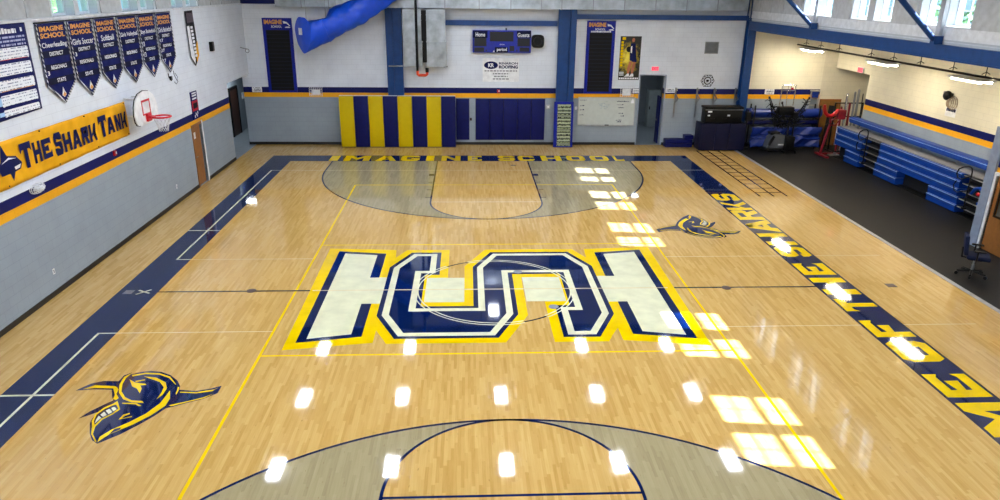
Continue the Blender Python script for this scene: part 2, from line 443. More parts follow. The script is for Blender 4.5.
# corridors behind the two openings
struct('wall_left_corridor', MB().box(-11.7, -11.4, 12.4, 21.5, 0, 3.2).box(-11.7, -9.6, 21.3, 21.6, 0, 3.2).box(-10.2, -9.95, YB+.31, 21.5, 0, 3.2).box(-11.7, -10.31, 12.3, 12.6, 0, 3.2), M['corridor'])
struct('ceiling_left_corridor', MB().box(-11.7, -9.95, 12.4, 21.6, 3.05, 3.3), M['ceiling'])
struct('wall_back_corridor', MB().box(5.6, 9.6, 21.6, 21.9, 0, 3.3).box(5.7, 6.0, YB+.31, 21.6, 0, 3.3).box(9.2, 9.5, YB+.31, 21.6, 0, 3.3), M['corridor'])
struct('ceiling_back_corridor', MB().box(5.7, 9.5, YB+.31, 21.8, 3.2, 3.4), M['ceiling'])
# skirtings
struct('baseboard_left', MB().box(XL, XL+.015, YN, 8.97, 0, .12).box(XL, XL+.015, 9.99, 13.15, 0, .12), M['base'])
struct('baseboard_back', MB().box(-10.2, 6.93, YB-.015, YB, 0, .12).box(8.12, 15.2, YB-.015, YB, 0, .12), M['base'])
struct('baseboard_alcove', MB().box(XA-.015, XA, 2.95, 13.3, 0, .12).box(13.485, 13.5, YN, 1.55, 0, .12), M['base'])
# ledge and panels above it, left and right
lz = 5.87
struct('trim_2', MB().box(XL, XL+.07, YN, YB, lz-.04, lz+.015), M['ledge'])
def panels(name, x, sgn, spans, z0, z1):
    m = MB()
    for a, b in spans:
        k = max(1, round((b-a)/1.15)); w = (b-a)/k
        for i in range(k): m.box(x, x+sgn*.03, a+i*w+.02, a+(i+1)*w-.02, z0, z1)
    struct(name, m, M['panel'])
panels('trim_3', XL, 1, [(-8, .95), (.95, 1.92), (4.18, 5.35), (7.58, 8.75), (11.1, 16.05)], lz+.03, 7.6)
panels('trim_4', XR, -1, [(-2.0, .75), (.75, 1.92), (4.15, 5.3), (7.64, 8.8), (11.02, 12.6), (12.6, 16.0)], WZ0-.02, 7.6)
struct('trim_5', MB().box(XR-.012, XR, YN, YB, 5.44, 5.452).box(XR-.02, XR, YN, YB, 5.5, 5.78), M['ledge'])
# steel: long beam over the alcove with knee braces, wall columns, girts
beam = MB().box(11.28, 11.5, YN, 15.64, 5.02, 5.06).box(11.28, 11.5, YN, 15.64, 5.34, 5.38).box(11.3, 11.42, YN, 15.64, 5.04, 5.36)
struct('steel_beam', beam, M['steelblue'])
for yy in (9.7, 2.93, -3.28):
    m = MB().tube([(11.24, yy, 5.44), (10.15, yy, 6.42), (8.9, yy, 7.55), (7.6, yy, 8.72)], .07, 10).box(11.14, 11.36, yy-.09, yy+.09, 5.385, 5.58)
    struct('knee_brace', m, M['steelblue'], smooth=True)
    struct('trim_6' if yy > 9 else 'trim_7' if yy > 0 else 'trim_8', MB().box(11.3, XR, yy+.02, yy+.2, 5.5, 8.9), M['panel'])
def column(x0, x1, split, y0=15.78):
    m = MB().box(x0, split-.05, y0, y0+.03, 0, 9).box(x0, x1, y0+.03, y0+.12, 0, 9).box(split, x1, y0-.06, y0+.0, 0, 9).box(x0+.1, x1-.1, y0+.1, YB-.005, 0, 9)
    struct('steel_column', m, M['steelblue'])
column(-4.0, -3.32, -3.66); column(3.24, 4.0, 3.76)
m = MB().box(11.34, 11.67, 15.66, 15.72, 0, 9).box(11.34, 11.67, 16.02, 16.08, 0, 9).box(11.46, 11.55, 15.7, 16.03, 0, 9)
struct('steel_column', m, M['steelblue'])
struct('wall_girt', MB().box(-3.3, 3.22, 15.92, 16.09, 5.09, 5.3), M['girt'])
struct('wall_girt', MB().box(4.02, 11.46, 15.92, 16.09, 5.38, 5.58), M['girt'])
struct('wall_girt', MB().box(-9.88, -8.4, 15.9, 16.09, 5.87, 6.3), M['navy'])

# windows: frame, panes, bars, sill
def window(idx, x, sgn, a, b, z0, z1):
    xg = x+sgn*.22; fr = MB(); zm = (z0+z1)/2
    for u, v, p, q in ((a, a+.05, z0, z1), (b-.05, b, z0, z1), (a+.05, b-.05, z0, z0+.06), (a+.05, b-.05, z1-.06, z1), (a+.05, b-.05, zm-.035, zm+.035)):
        fr.box(xg, xg+sgn*.08, u, v, p, q)
    f = fr.build('window_%d' % idx, M['wframe']); f['kind'] = 'structure'
    g = MB()
    for p, q in ((z0+.06, zm-.035), (zm+.035, z1-.06)): g.box(xg+sgn*.04, xg+sgn*.046, a+.05, b-.05, p, q)
    g.build('pane', M['glass'], f)
    mu = MB(); mid = (a+b)/2; xb0, xb1 = xg+sgn*.015, xg+sgn*.035
    for p, q in ((z0+.06, zm-.035), (zm+.035, z1-.06)):
        mu.box(xb0, xb1, mid-.014, mid+.014, p, q); h = (p+q)/2
        mu.box(xb0, xb1, a+.05, mid-.014, h-.014, h+.014); mu.box(xb0, xb1, mid+.014, b-.05, h-.014, h+.014)
    mu.build('glazing_bars', M['wframe'], f)
    MB().box(x-sgn*.03, xg, a, b, z0-.03, z0+.004).build('window_sill', M['ledge'], f)
for i, (a, b) in enumerate(WIN_L): window(i+1, XL, -1, a, b, WZ0+.09, WZ1)
for i, (a, b) in enumerate(WIN_R): window(i+7, XR, 1, a, b, WZ0+.02, WZ1)

# doors
d = MB().box(XL-.12, XL-.07, 9.08, 9.9, .01, 2.04).build('door_1', M['door']); d['kind'] = 'structure'
MB().box(XL-.05, XL+.02, 8.98, 9.05, 0, 2.14).box(XL-.05, XL+.02, 9.05, 9.93, 2.06, 2.14).build('door_frame', M['door'], d)
MB().box(XL-.05, XL+.025, 9.93, 10.0, 0, 2.16).build('door_jamb', M['white'], d)
MB().box(XL-.069, XL-.064, 9.3, 9.46, 1.62, 1.84).build('notice', M['paper'], d)
MB().cyl((XL-.07, 9.16, 1.02), (XL-.01, 9.16, 1.02), .02, n=10).tube([(XL-.01, 9.16, 1.02), (XL-.01, 9.28, 1.02)], .014).build('door_handle', M['steel'], d)
# open blue leaf in the back doorway and its frame
d = MB().box(8.0, 8.045, YB+.32, YB+.8, .01, 2.1).build('door_2', M['navy']); d['kind'] = 'structure'
MB().box(6.93, 6.98, YB-.02, YB+.29, 0, 3.1).box(8.07, 8.12, YB-.02, YB+.29, 0, 3.1).box(6.98, 8.07, YB-.02, YB+.29, 3.06, 3.1).build('door_frame', M['jamb'], d)
MB().box(7.96, 8.0, YB+.55, YB+.75, 1.0, 1.06).build('push_bar', M['steel'], d)
# office door with a window, right edge
d = wall('door_3', 'x', 13.53, .045, 1.64, 2.54, .01, 2.04, [(1.78, 2.36, 1.0, 1.72)], M['door'])
ORG[d.name] = (0, 0, 0)
MB().box(13.545, 13.555, 1.74, 2.4, .96, 1.76).build('pane', M['glass'], d)
fr = MB()
for y0, y1, z0, z1 in ((1.74, 1.79, .96, 1.76), (2.35, 2.4, .96, 1.76), (1.79, 2.35, .96, 1.01), (1.79, 2.35, 1.71, 1.76)): fr.box(13.515, 13.544, y0, y1, z0, z1)
fr.build('vision_frame', M['black'], d)
MB().box(13.46, 13.62, 2.56, 2.64, 0, 2.14).box(13.46, 13.62, 1.54, 1.62, 0, 2.14).box(13.46, 13.62, 1.62, 2.56, 2.06, 2.14).build('door_frame', M['white'], d)
MB().box(13.44, 13.5, 2.64, 2.95, 0, 3.3).build('door_post', M['jamb'], d)
MB().cyl((13.53, 1.74, 1.0), (13.46, 1.74, 1.0), .02, n=10).tube([(13.46, 1.74, 1.0), (13.46, 1.86, 1.0)], .014).build('door_handle', M['steel'], d)
# oak door at the far end of the alcove
d = MB().box(15.24, 16.0, YB-.03, YB-.004, .01, 1.98).build('door_4', M['doorl']); d['kind'] = 'structure'
MB().box(15.14, 15.24, YB-.05, YB-.004, 0, 2.08).box(16.0, 16.1, YB-.05, YB-.004, 0, 2.08).box(15.24, 16.0, YB-.05, YB-.004, 1.98, 2.08).build('door_frame', M['door'], d)
MB().cyl((15.92, YB-.03, 1.0), (15.92, YB-.08, 1.0), .03, n=12).build('door_handle', M['steel'], d)
struct('floor_light_block', MB().box(XL-.5, XL, 8.8, 10.2, -.12, -.001), M['conc'])  # slab added under the door opening to stop light leaking in
struct('wall_light_block', MB().box(XL-.6, XL-.45, 8.8, 10.2, 0, 2.4).box(XL-.46, XL-.41, 8.8, 10.2, 2.2, 2.4), M['corridor'])  # unseen backing added behind the left door to block outside light
# brown door in the left corridor
d = MB().box(-11.4, -11.34, 17.75, 18.75, .01, 2.1).build('door_5', M['dkwood']); d['kind'] = 'structure'
MB().box(-11.4, -11.32, 17.65, 17.75, 0, 2.2).box(-11.4, -11.32, 18.75, 18.85, 0, 2.2).box(-11.4, -11.32, 17.75, 18.75, 2.1, 2.2).build('door_frame', M['black'], d)
MB().box(-11.4, -11.37, 19.6, 19.9, 1.45, 1.75).build('notice', M['paper'], d)
# unseen fill lights, added to brighten the corridors and the recess
for n, loc, e, sz in (('corridor_fill', (-10.8, 17.5, 3.0), 26, .5), ('corridor_fill', (7.6, 18.6, 3.1), 12, .6), ('recess_fill', (17.1, 14.6, 3.5), 5, .6)):
    L = bpy.data.lights.new(n, 'AREA'); L.energy = e; L.size = sz; L.color = (.9, .96, 1) if loc[0] < 10 else (1, .85, .6); o = bpy.data.objects.new(n, L); COL.objects.link(o); o.location = loc
# outside
struct('ground', MB().box(-90, -13.3, -60, 90, -.4, -.2).box(19, 90, -60, 90, -.4, -.2), M['grass'])
# ---------------------------------------------------------------- court markings (paint on the floor)
FLOOR = bpy.data.objects['floor']
class Paint(MB):
    def __init__(s, z): super().__init__(); s.z = z
    def rect(s, x0, x1, y0, y1): return s.poly([(x0, y0, s.z), (x1, y0, s.z), (x1, y1, s.z), (x0, y1, s.z)])
    def pg(s, pts): return s.poly([(p[0], p[1], s.z) for p in pts])
    def arc(s, cx, cy, R, w, a0, a1, n=48):
        for i in range(n):
            a, b = a0+(a1-a0)*i/n, a0+(a1-a0)*(i+1)/n
            s.pg([(cx+math.cos(t)*r, cy+math.sin(t)*r) for t, r in ((a, R-w/2), (b, R-w/2), (b, R+w/2), (a, R+w/2))])
        return s
    def go(s, name, mat):
        for f in s.bm.faces:
            f.normal_update()
            if f.normal.z < 0: f.normal_flip()
        return s.build(name, mat, FLOOR, norm=False)
FT = .3048; CL = 12.93; CW = 7.7; BW = 8.6
R3 = 19.75*FT; RK = 6*FT; KB = CL-5.25*FT; KF = CL-19*FT
# grey stained areas between the three point line and the key, both ends
for s in (1, -1):
    for t in (1, -1):
        P = [(R3*t, CL*s), (R3*t, KB*s)]+[(R3*t*math.cos(a), (KB-R3*math.sin(a))*s) for a in [PI/2*i/40 for i in range(1, 41)]]
        P += [(RK*t*math.cos(a), (KF-RK*math.sin(a))*s) for a in [PI/2*(1-i/20) for i in range(1, 21)]]+[(RK*t, CL*s)]
        Paint(.0004).pg(P).go('stained_area', M['stain'])
# navy border band
Paint(.0008).rect(-BW, -CW, -CL-.98, CL+.98).rect(CW, BW, -CL-.98, CL+.98).rect(-CW, CW, CL, CL+.98).rect(-CW, CW, -CL-.98, -CL).go('border_band', M['pnavy'])
# volleyball lines
m = Paint(.0008); v, w = 4.58, .055
for t in (1, -1): m.rect(v*t-w/2, v*t+w/2, -9.27, 9.27).rect(-v, v, 9.27*t-w/2, 9.27*t+w/2).rect(-v, v, 3.07*t-w/2, 3.07*t+w/2)
m.go('volleyball_lines', M['pyellow'])
# basketball lines
for s in (1, -1):
    m = Paint(.0012); w = .05
    m.arc(0, KB*s, R3, w, PI+.0 if s > 0 else 0, 2*PI if s > 0 else PI, 72)
    for t in (1, -1): m.rect(R3*t-w/2, R3*t+w/2, min(KB*s, CL*s), max(KB*s, CL*s)).rect(RK*t-w/2, RK*t+w/2, min(KF*s, CL*s), max(KF*s, CL*s))
    m.arc(0, KF*s, RK, w, PI if s > 0 else 0, 2*PI if s > 0 else PI)
    if s < 0: m.rect(-RK, RK, KF*s-w/2, KF*s+w/2)
    for t in (1, -1): m.rect(RK*t+t*.03, RK*t+t*.22, 10.55*s, 10.82*s).rect(RK*t+t*.03, RK*t+t*.2, 9.6*s, 9.64*s).rect(RK*t+t*.03, RK*t+t*.2, 8.6*s, 8.64*s).rect(RK*t+t*.03, RK*t+t*.2, 7.64*s, 7.67*s)
    m.go('court_line', M['pnavy'])
Paint(.0012).rect(-RK, RK, KF-.015, KF+.015).go('free_throw_line', M['pfaint'])
Paint(.0016).rect(-CW, -4.2, -.03, .03).rect(4.1, CW, -.03, .03).go('halfway_line', M['pblack'])
# white and faint lines of the side courts
Paint(.0012).rect(-8.08, -8.03, 2.03, 11.42).rect(-8.08, -8.03, -11.42, -2.03).rect(-8.6, -CW, 4.32, 4.37).rect(-8.6, -CW, -4.38, -4.33).rect(-8.08, -CW, 2.03, 2.07).rect(-8.08, -CW, -2.07, -2.03).rect(-8.08, -CW, 11.38, 11.42).rect(CW, BW, 11.38, 11.42).go('side_court_line', M['pwhite'])
Paint(.0012).rect(-CW, CW, 11.385, 11.415).rect(-CW, -4.6, 2.035, 2.06).rect(4.6, CW, 2.035, 2.06).rect(BW, 10.4, 2.035, 2.06).rect(-CW, -4.6, -2.06, -2.035).rect(4.6, CW, -2.06, -2.035).rect(BW, 10.2, -2.06, -2.035).go('faint_line', M['pfaint'])
# ladder of thin dark tape lines by the far right corner
m = Paint(.0008)
for x in (9.39, 9.87, 10.34): m.rect(x-.03, x+.03, 7.72, 14.85)
for i in range(13): y = 8.2+i*.565; m.rect(9.39, 10.34, y-.03, y+.03)
m.go('tape_ladder', M['porange'])
# thin edge lines of the lettered band
Paint(.0012).rect(CW-.02, CW+.02, -CL, 8.4).rect(BW-.02, BW+.02, -CL, 8.4).rect(-6.4, 6.1, CL-.015, CL+.025).rect(-6.4, 6.1, CL+.96, CL+.99).go('band_edge', M['pblack'])

# ---- the big emblem: sideways I behind a sideways S, drawn in layers
Shalf = [(-2.07, 2.44), (-1.3, 2.44), (-1.3, .9), (-1.66, .9), (-1.66, -.93), (-.5, -.93), (-.48, 1.4), (.0, 2.44)]
S = Shalf+[(2.07, 2.44), (2.56, 1.4)]
S = [(-2.09, 2.44), (-1.31, 2.44), (-1.31, .9), (-1.66, .9), (-1.66, -.92), (-.49, -.92), (-.49, 1.4), (-.02, 2.44), (2.05, 2.44), (2.53, 1.42),
     (2.55, -1.38), (2.07, -2.44), (1.32, -2.44), (1.32, -.92), (1.65, -.92), (1.65, .91), (.47, .91), (.47, -1.36), (0, -2.44), (-2.1, -2.44), (-2.57, -1.38), (-2.57, 1.4)]
def serif(t): return [(4.02*t, 2.58), (2.76*t, 2.38), (2.76*t, .77), (2.3*t, .77), (2.3*t, -.77), (2.76*t, -.77), (2.76*t, -2.33), (4.02*t, -2.56)]
Y_ = Paint(.002)
for t in (1, -1): Y_.pg([(4.3*t, 2.8), (2.52*t, 2.66), (2.48*t, 2.0), (2.2*t, 2.64), (2.2*t, -2.62), (2.5*t, -2.05), (2.5*t, -2.6), (4.22*t, -2.86)])
Y_.go('emblem_outline', M['pyellow'])
Paint(.0024).pg(offset_poly(S, .21)).go('emblem_outline', M['pyellow'])
m = Paint(.0028)
for t in (1, -1): m.pg([(4.02*t, 2.58), (2.76*t, 2.38), (2.76*t, .75), (2.5*t, .75), (2.5*t, -.75), (2.76*t, -.75), (2.76*t, -2.33), (4.02*t, -2.56)])
m.go('emblem_serif', M['pnavy'])
m = Paint(.0032)
for t in (1, -1): m.pg([(3.84*t, 2.42), (2.98*t, 2.27), (2.98*t, .75), (2.5*t, .75), (2.5*t, -.75), (2.98*t, -.75), (2.98*t, -2.22), (3.84*t, -2.4)])
m.rect(-1.6, -.7, -.7, .7).rect(.7, 1.6, -.7, .7)
m.go('emblem_serif_fill', M['pwhite'])
Paint(.0036).pg(S).go('emblem_letter', M['pnavy'])
m = Paint(.004); Sw = offset_poly(S, -.105); Sn = offset_poly(S, -.255)
for i in range(len(S)):
    j = (i+1) % len(S); m.pg([Sw[i], Sw[j], Sn[j], Sn[i]])
m.go('emblem_inline', M['pwhite'])
# halfway line and centre circle over the emblem
Paint(.0044).rect(-4.2, 4.1, -.02, .02).go('halfway_line', M['pfaint'])
RC = 1.82
def ang(x, y): return math.atan2(y, x)
a1, a2, a3, a4 = ang(-1.17, 1.48), ang(-.62, 1.72), ang(.57, -1.72), ang(1.08, -1.5)
m = Paint(.0044)
for (p, q) in ((a4, a2), (a1, a3+2*PI)): m.arc(0, 0, RC+.045, .03, p, q, 40).arc(0, 0, RC-.045, .03, p, q, 40)
m.go('centre_circle', M['pwhite'])
Paint(.0044).arc(0, 0, RC, .045, a2, a1, 14).arc(0, 0, RC, .045, a3, a4, 14).go('centre_circle', M['pblack'])

# ---- block lettering on the bands, each letter built from slabs on a unit square
def glyph(c):
    t, b = .3, .26; S_ = .13
    if c == 'I': return [[(0, 0), (1, 0), (1, 1), (0, 1)]]
    if c == 'H': return [[(0, 0), (t, 0), (t, 1), (0, 1)], [(1-t, 0), (1, 0), (1, 1), (1-t, 1)], [(t, .38), (1-t, .38), (1-t, .62), (t, .62)]]
    if c == 'E': return [[(0, 0), (t, 0), (t, 1), (0, 1)], [(t, 0), (1, 0), (1, .36), (.86, b), (t, b)], [(t, 1-b), (.86, 1-b), (1, .66), (1, 1), (t, 1)], [(t, .4), (.7, .34), (.7, .66), (t, .6)]]
    if c == 'F': return [[(0, 0), (t, 0), (t, 1), (0, 1)], [(t, 1-b), (.86, 1-b), (1, .66), (1, 1), (t, 1)], [(t, .4), (.7, .34), (.7, .66), (t, .6)]]
    if c == 'T': return [[(.34, 0), (.66, 0), (.66, 1), (.34, 1)], [(0, .62), (.14, 1-b), (.34, 1-b), (.34, 1), (0, 1)], [(.66, 1-b), (.86, 1-b), (1, .62), (1, 1), (.66, 1)]]
    if c == 'L': return [[(0, 0), (t, 0), (t, 1), (0, 1)], [(t, 0), (1, 0), (1, .4), (.84, b), (t, b)]]
    if c == 'O': return [[(0, .2), (S_, 0), (1-S_, 0), (1, .2), (1-t, b), (t, b)], [(0, .2), (t, b), (t, 1-b), (0, .8)], [(1, .2), (1, .8), (1-t, 1-b), (1-t, b)], [(0, .8), (t, 1-b), (1-t, 1-b), (1, .8), (1-S_, 1), (S_, 1)]]
    if c == 'C': return [[(0, .2), (S_, 0), (1-S_, 0), (1, .2), (1, .36), (1-t, .36), (1-t, b), (t, b)], [(0, .2), (t, b), (t, 1-b), (0, .8)], [(0, .8), (t, 1-b), (1-t, 1-b), (1-t, .64), (1, .64), (1, .8), (1-S_, 1), (S_, 1)]]
    if c == 'G': return [[(0, .2), (S_, 0), (1-S_, 0), (1, .2), (1, .52), (.55, .52), (.55, .36), (1-t, .36), (1-t, b), (t, b)], [(0, .2), (t, b), (t, 1-b), (0, .8)], [(0, .8), (t, 1-b), (1-t, 1-b), (1-t, .68), (1, .68), (1, .8), (1-S_, 1), (S_, 1)]]
    if c == 'S': return [[(0, .34), (0, .16), (S_, 0), (1-S_, 0), (1, .18), (1-t, b), (t, b), (t, .34)], [(1, .18), (1, .46), (1-S_, .6), (t, .6), (0, .62), (S_, .42), (1-t, .4), (1-t, b)], [(0, .62), (t, .6), (t, 1-b), (0, .84)], [(0, .84), (t, 1-b), (1-t, 1-b), (1-t, .66), (1, .66), (1, .84), (1-S_, 1), (S_, 1)]]
    if c == 'M': return [[(0, 0), (.26, 0), (.26, 1), (0, 1)], [(.74, 0), (1, 0), (1, 1), (.74, 1)], [(.26, 1), (.26, .58), (.5, .2), (.5, .56)], [(.5, .2), (.74, .58), (.74, 1), (.5, .56)]]
    if c == 'N': return [[(0, 0), (.28, 0), (.28, 1), (0, 1)], [(.72, 0), (1, 0), (1, 1), (.72, 1)], [(.28, 1), (.28, .6), (.72, 0), (.72, .42)]]
    if c == 'A': return [[(0, 0), (.3, 0), (.62, 1), (.34, 1)], [(.7, 0), (1, 0), (.66, 1), (.38, 1)], [(.33, .2), (.67, .2), (.62, .42), (.38, .42)]]
    if c == 'K': return [[(0, 0), (.28, 0), (.28, 1), (0, 1)], [(.28, .42), (.46, .56), (.72, 1), (1, 1), (.64, .52), (1, 0), (.72, 0), (.46, .4), (.28, .24)]]
    if c == 'R': return [[(0, 0), (t, 0), (t, 1), (0, 1)], [(t, 1-.2), (1-t, 1-.2), (1-t, 1), (t, 1)], [(1-t, 1), (1-t, .6), (t, .6), (t, .4), (.9, .4), (1, .5), (1, .88), (.9, 1)], [(.45, .4), (.68, 0), (1, 0), (.78, .4)]]
def letters(name, spec, place, z, mat):
    m = Paint(z)
    for c, a, b in spec:
        for P in glyph(c): m.pg([place(a+(b-a)*p[0], p[1]) for p in P])
    return m.go(name, mat)
letters('band_lettering', [('H', -8.1, -7.15), ('O', -7.0, -6.18), ('M', -6.02, -5.03), ('E', -4.86, -4.07), ('O', -3.62, -2.77), ('F', -2.6, -1.83), ('T', -1.37, -.72), ('H', -.47, .54), ('E', .72, 1.5),
    ('S', 1.98, 2.74), ('H', 2.88, 3.88), ('A', 3.98, 5.12), ('R', 5.14, 6.12), ('K', 6.14, 7.08), ('S', 7.2, 8.04)], lambda u, v: (8.56-.82*v, u), .0016, M['pyellow'])
letters('band_lettering', [('I', -6.2, -5.84), ('M', -5.62, -4.58), ('A', -4.34, -3.5), ('G', -3.32, -2.56), ('I', -2.3, -1.97), ('N', -1.68, -.9), ('E', -.6, -.03), ('S', .64, 1.34), ('C', 1.46, 2.14), ('H', 2.42, 3.25), ('O', 3.48, 4.24), ('O', 4.46, 5.22), ('L', 5.44, 5.84)],
    lambda u, v: (u, CL+.03+.92*v), .0016, M['pyellow'])

# ---- shark head emblems, one per half, turned half a circle to each other
SHARK = [
('navy',[(-1.46,0.49),(-1.38,0.61),(-1.3,0.72),(-1.12,0.8),(-0.86,0.78),(-0.86,0.98),(-0.76,1.09),(-0.75,1.02),(-0.59,1.1),(-0.44,1.13),(-0.24,1.09),(-0.03,0.97),(0.16,0.78),(0.28,0.59),(0.31,0.47),(0.61,0.42),(0.84,0.49),(1.0,0.58),(1.01,0.34),(0.82,0.16),(0.57,0.03),(0.38,-0.08),(0.31,-0.1),(0.21,-0.33),(0.06,-0.58),(-0.11,-0.82),(-0.35,-1.06),(-0.47,-0.97),(-0.6,-0.78),(-0.73,-0.51),(-0.76,-0.37),(-0.76,-0.19),(-0.85,-0.27),(-0.98,-0.37),(-0.9,-0.17),(-0.76,0.04),(-0.67,0.16),(-0.74,0.27),(-0.85,0.5),(-1.17,0.52)]),
('yellow',[(-1.36,0.53),(-1.21,0.66),(-0.85,0.62),(-0.79,0.57),(-0.82,0.54),(-1.17,0.57)]),
('yellow',[(-0.85,0.55),(-0.79,0.57),(-0.74,0.51),(-0.71,0.36),(-0.61,0.23),(-0.63,0.17),(-0.69,0.2),(-0.72,0.33)]),
('yellow',[(-0.75,1.07),(-0.83,0.93),(-0.8,0.68),(-0.69,0.41),(-0.52,0.19),(-0.34,0.09),(-0.12,0.06),(-0.18,0.13),(-0.36,0.15),(-0.51,0.25),(-0.66,0.44),(-0.75,0.68),(-0.78,0.88)]),
('yellow',[(-0.49,0.08),(-0.25,0.07),(-0.13,-0.02),(-0.17,-0.03),(-0.25,0.03),(-0.47,0.05)]),
('yellow',[(-0.72,0.99),(-0.51,1.07),(-0.25,1.04),(-0.02,0.92),(0.19,0.65),(0.18,0.64),(-0.02,0.87),(-0.23,0.99),(-0.49,1.02),(-0.69,0.94)]),
('yellow',[(-0.49,0.94),(-0.25,0.89),(-0.02,0.72),(0.08,0.52),(0.09,0.31),(0.04,0.17),(0.04,0.38),(0.01,0.56),(-0.13,0.74),(-0.37,0.87)]),
('yellow',[(0.16,0.45),(0.26,0.19),(0.27,-0.03),(0.15,-0.31),(-0.03,-0.56),(-0.28,-0.82),(-0.37,-1.02),(-0.4,-0.88),(-0.31,-0.7),(-0.12,-0.49),(0.04,-0.26),(0.15,0.05)]),
('navy',[(-0.29,-0.82),(-0.27,-0.68),(-0.18,-0.64),(-0.18,-0.7),(-0.25,-0.77)]),
('yellow',[(-0.59,0.14),(-0.43,-0.12),(-0.48,-0.26),(-0.58,-0.41),(-0.6,-0.61),(-0.54,-0.8),(-0.39,-1.0),(-0.4,-1.02),(-0.57,-0.8),(-0.65,-0.6),(-0.73,-0.45),(-0.77,-0.25),(-0.72,-0.06),(-0.62,0.06)]),
('navy',[(-0.56,0.03),(-0.47,-0.1),(-0.5,-0.23),(-0.61,-0.38),(-0.63,-0.56),(-0.7,-0.44),(-0.74,-0.27),(-0.69,-0.1),(-0.6,0.01)]),
('white',[(-0.55,-0.05),(-0.49,-0.11),(-0.53,-0.21),(-0.62,-0.35),(-0.65,-0.51),(-0.68,-0.41),(-0.69,-0.31),(-0.65,-0.15),(-0.58,-0.06)]),
('navy',[(-0.65,-0.15),(-0.55,-0.26),(-0.57,-0.28),(-0.66,-0.18)]),
('navy',[(-0.6,-0.07),(-0.51,-0.18),(-0.52,-0.2),(-0.62,-0.09)]),
('navy',[(-0.68,-0.27),(-0.6,-0.34),(-0.62,-0.36),(-0.69,-0.3)]),
('yellow',[(-0.7,0.84),(-0.55,0.73),(-0.35,0.68),(-0.32,0.64),(-0.42,0.63),(-0.35,0.52),(-0.32,0.37),(-0.43,0.52),(-0.55,0.6),(-0.62,0.72)]),
('navy',[(-0.56,0.69),(-0.44,0.64),(-0.44,0.58),(-0.54,0.63)]),
('yellow',[(-0.58,0.78),(-0.43,0.83),(-0.41,0.8),(-0.54,0.75)]),
('yellow',[(-0.32,-0.42),(-0.31,-0.28),(-0.23,-0.23),(-0.21,-0.26),(-0.27,-0.32),(-0.28,-0.39),(-0.15,-0.32),(-0.14,-0.35)]),
('yellow',[(0.35,0.4),(0.63,0.38),(0.91,0.46),(0.97,0.52),(0.89,0.4),(0.64,0.34),(0.36,0.37)]),
('yellow',[(0.32,-0.02),(0.55,0.08),(0.81,0.21),(0.95,0.33),(0.83,0.18),(0.56,0.05),(0.37,-0.05)]),
('yellow',[(0.25,0.56),(0.28,0.55),(0.31,0.43),(0.32,0.3),(0.29,0.36),(0.28,0.46)]),
]
def shark(cx, cy, rot, bottom=0.0):
    ca, sa = math.cos(rot), math.sin(rot); root = None
    by = {'navy': 'pnavy', 'yellow': 'pyellow', 'white': 'pwhite'}
    for layer, (names) in enumerate((('navy', 0, 1), ('yellow', 1, 10), ('navy', 10, 11), ('white', 11, 12), ('navy', 12, 99))):
        c, a, b = names; m = Paint(.002+layer*.0004); k = 0
        for i, (col, P) in enumerate(SHARK):
            if not a <= i < b or col != c: continue
            m.pg([(cx+p[0]*ca-p[1]*sa, cy+p[0]*sa+p[1]*ca) for p in P]); k += 1
        if k: m.go('shark_emblem' if layer == 0 else 'shark_detail', M[by[c]])
        else: m.bm.free()
        if layer == 1:
            m = Paint(.0024+.0002); m.pg([(cx+p[0]*ca-p[1]*sa, cy+p[0]*sa+p[1]*ca) for p in SHARK[8][1]]); m.go('shark_detail', M['pnavy'])
        if layer == 4:
            m = Paint(.0038)
            for i, (col, P) in enumerate(SHARK):
                if i > 12 and col == 'yellow': m.pg([(cx+p[0]*ca-p[1]*sa, cy+p[0]*sa+p[1]*ca) for p in P])
            m.go('shark_detail', M['pyellow'])
shark(-5.95, -4.71, 0); shark(5.93, 4.6, PI)
# floor plates and the little cross
def plate(x, y, w, h, c='alu'): MB().box(x-w/2, x+w/2, y-h/2, y+h/2, 0, .006).build('floor_plate', M[c], FLOOR)
plate(-8.36, .0, .2, .2, 'steel'); plate(9.54, .03, .22, .2, 'dkwood'); plate(1.2, 12.2, .2, .1, 'black')
for x, y in ((-5.6, .02), (5.5, -.03), (1.28, -1.0), (.62, 1.05)): MB().cyl((x, y, .0), (x, y, .008), .11, n=18).build('floor_plate', M['steel'] if abs(x) < 2 else M['dkwood'], FLOOR)
Paint(.003).pg([(-8.17, -.12), (-8.12, -.14), (-7.88, .12), (-7.93, .14)]).pg([(-8.16, .12), (-8.19, .08), (-7.88, -.1), (-7.85, -.06)]).go('cross_mark', M['pwhite'])
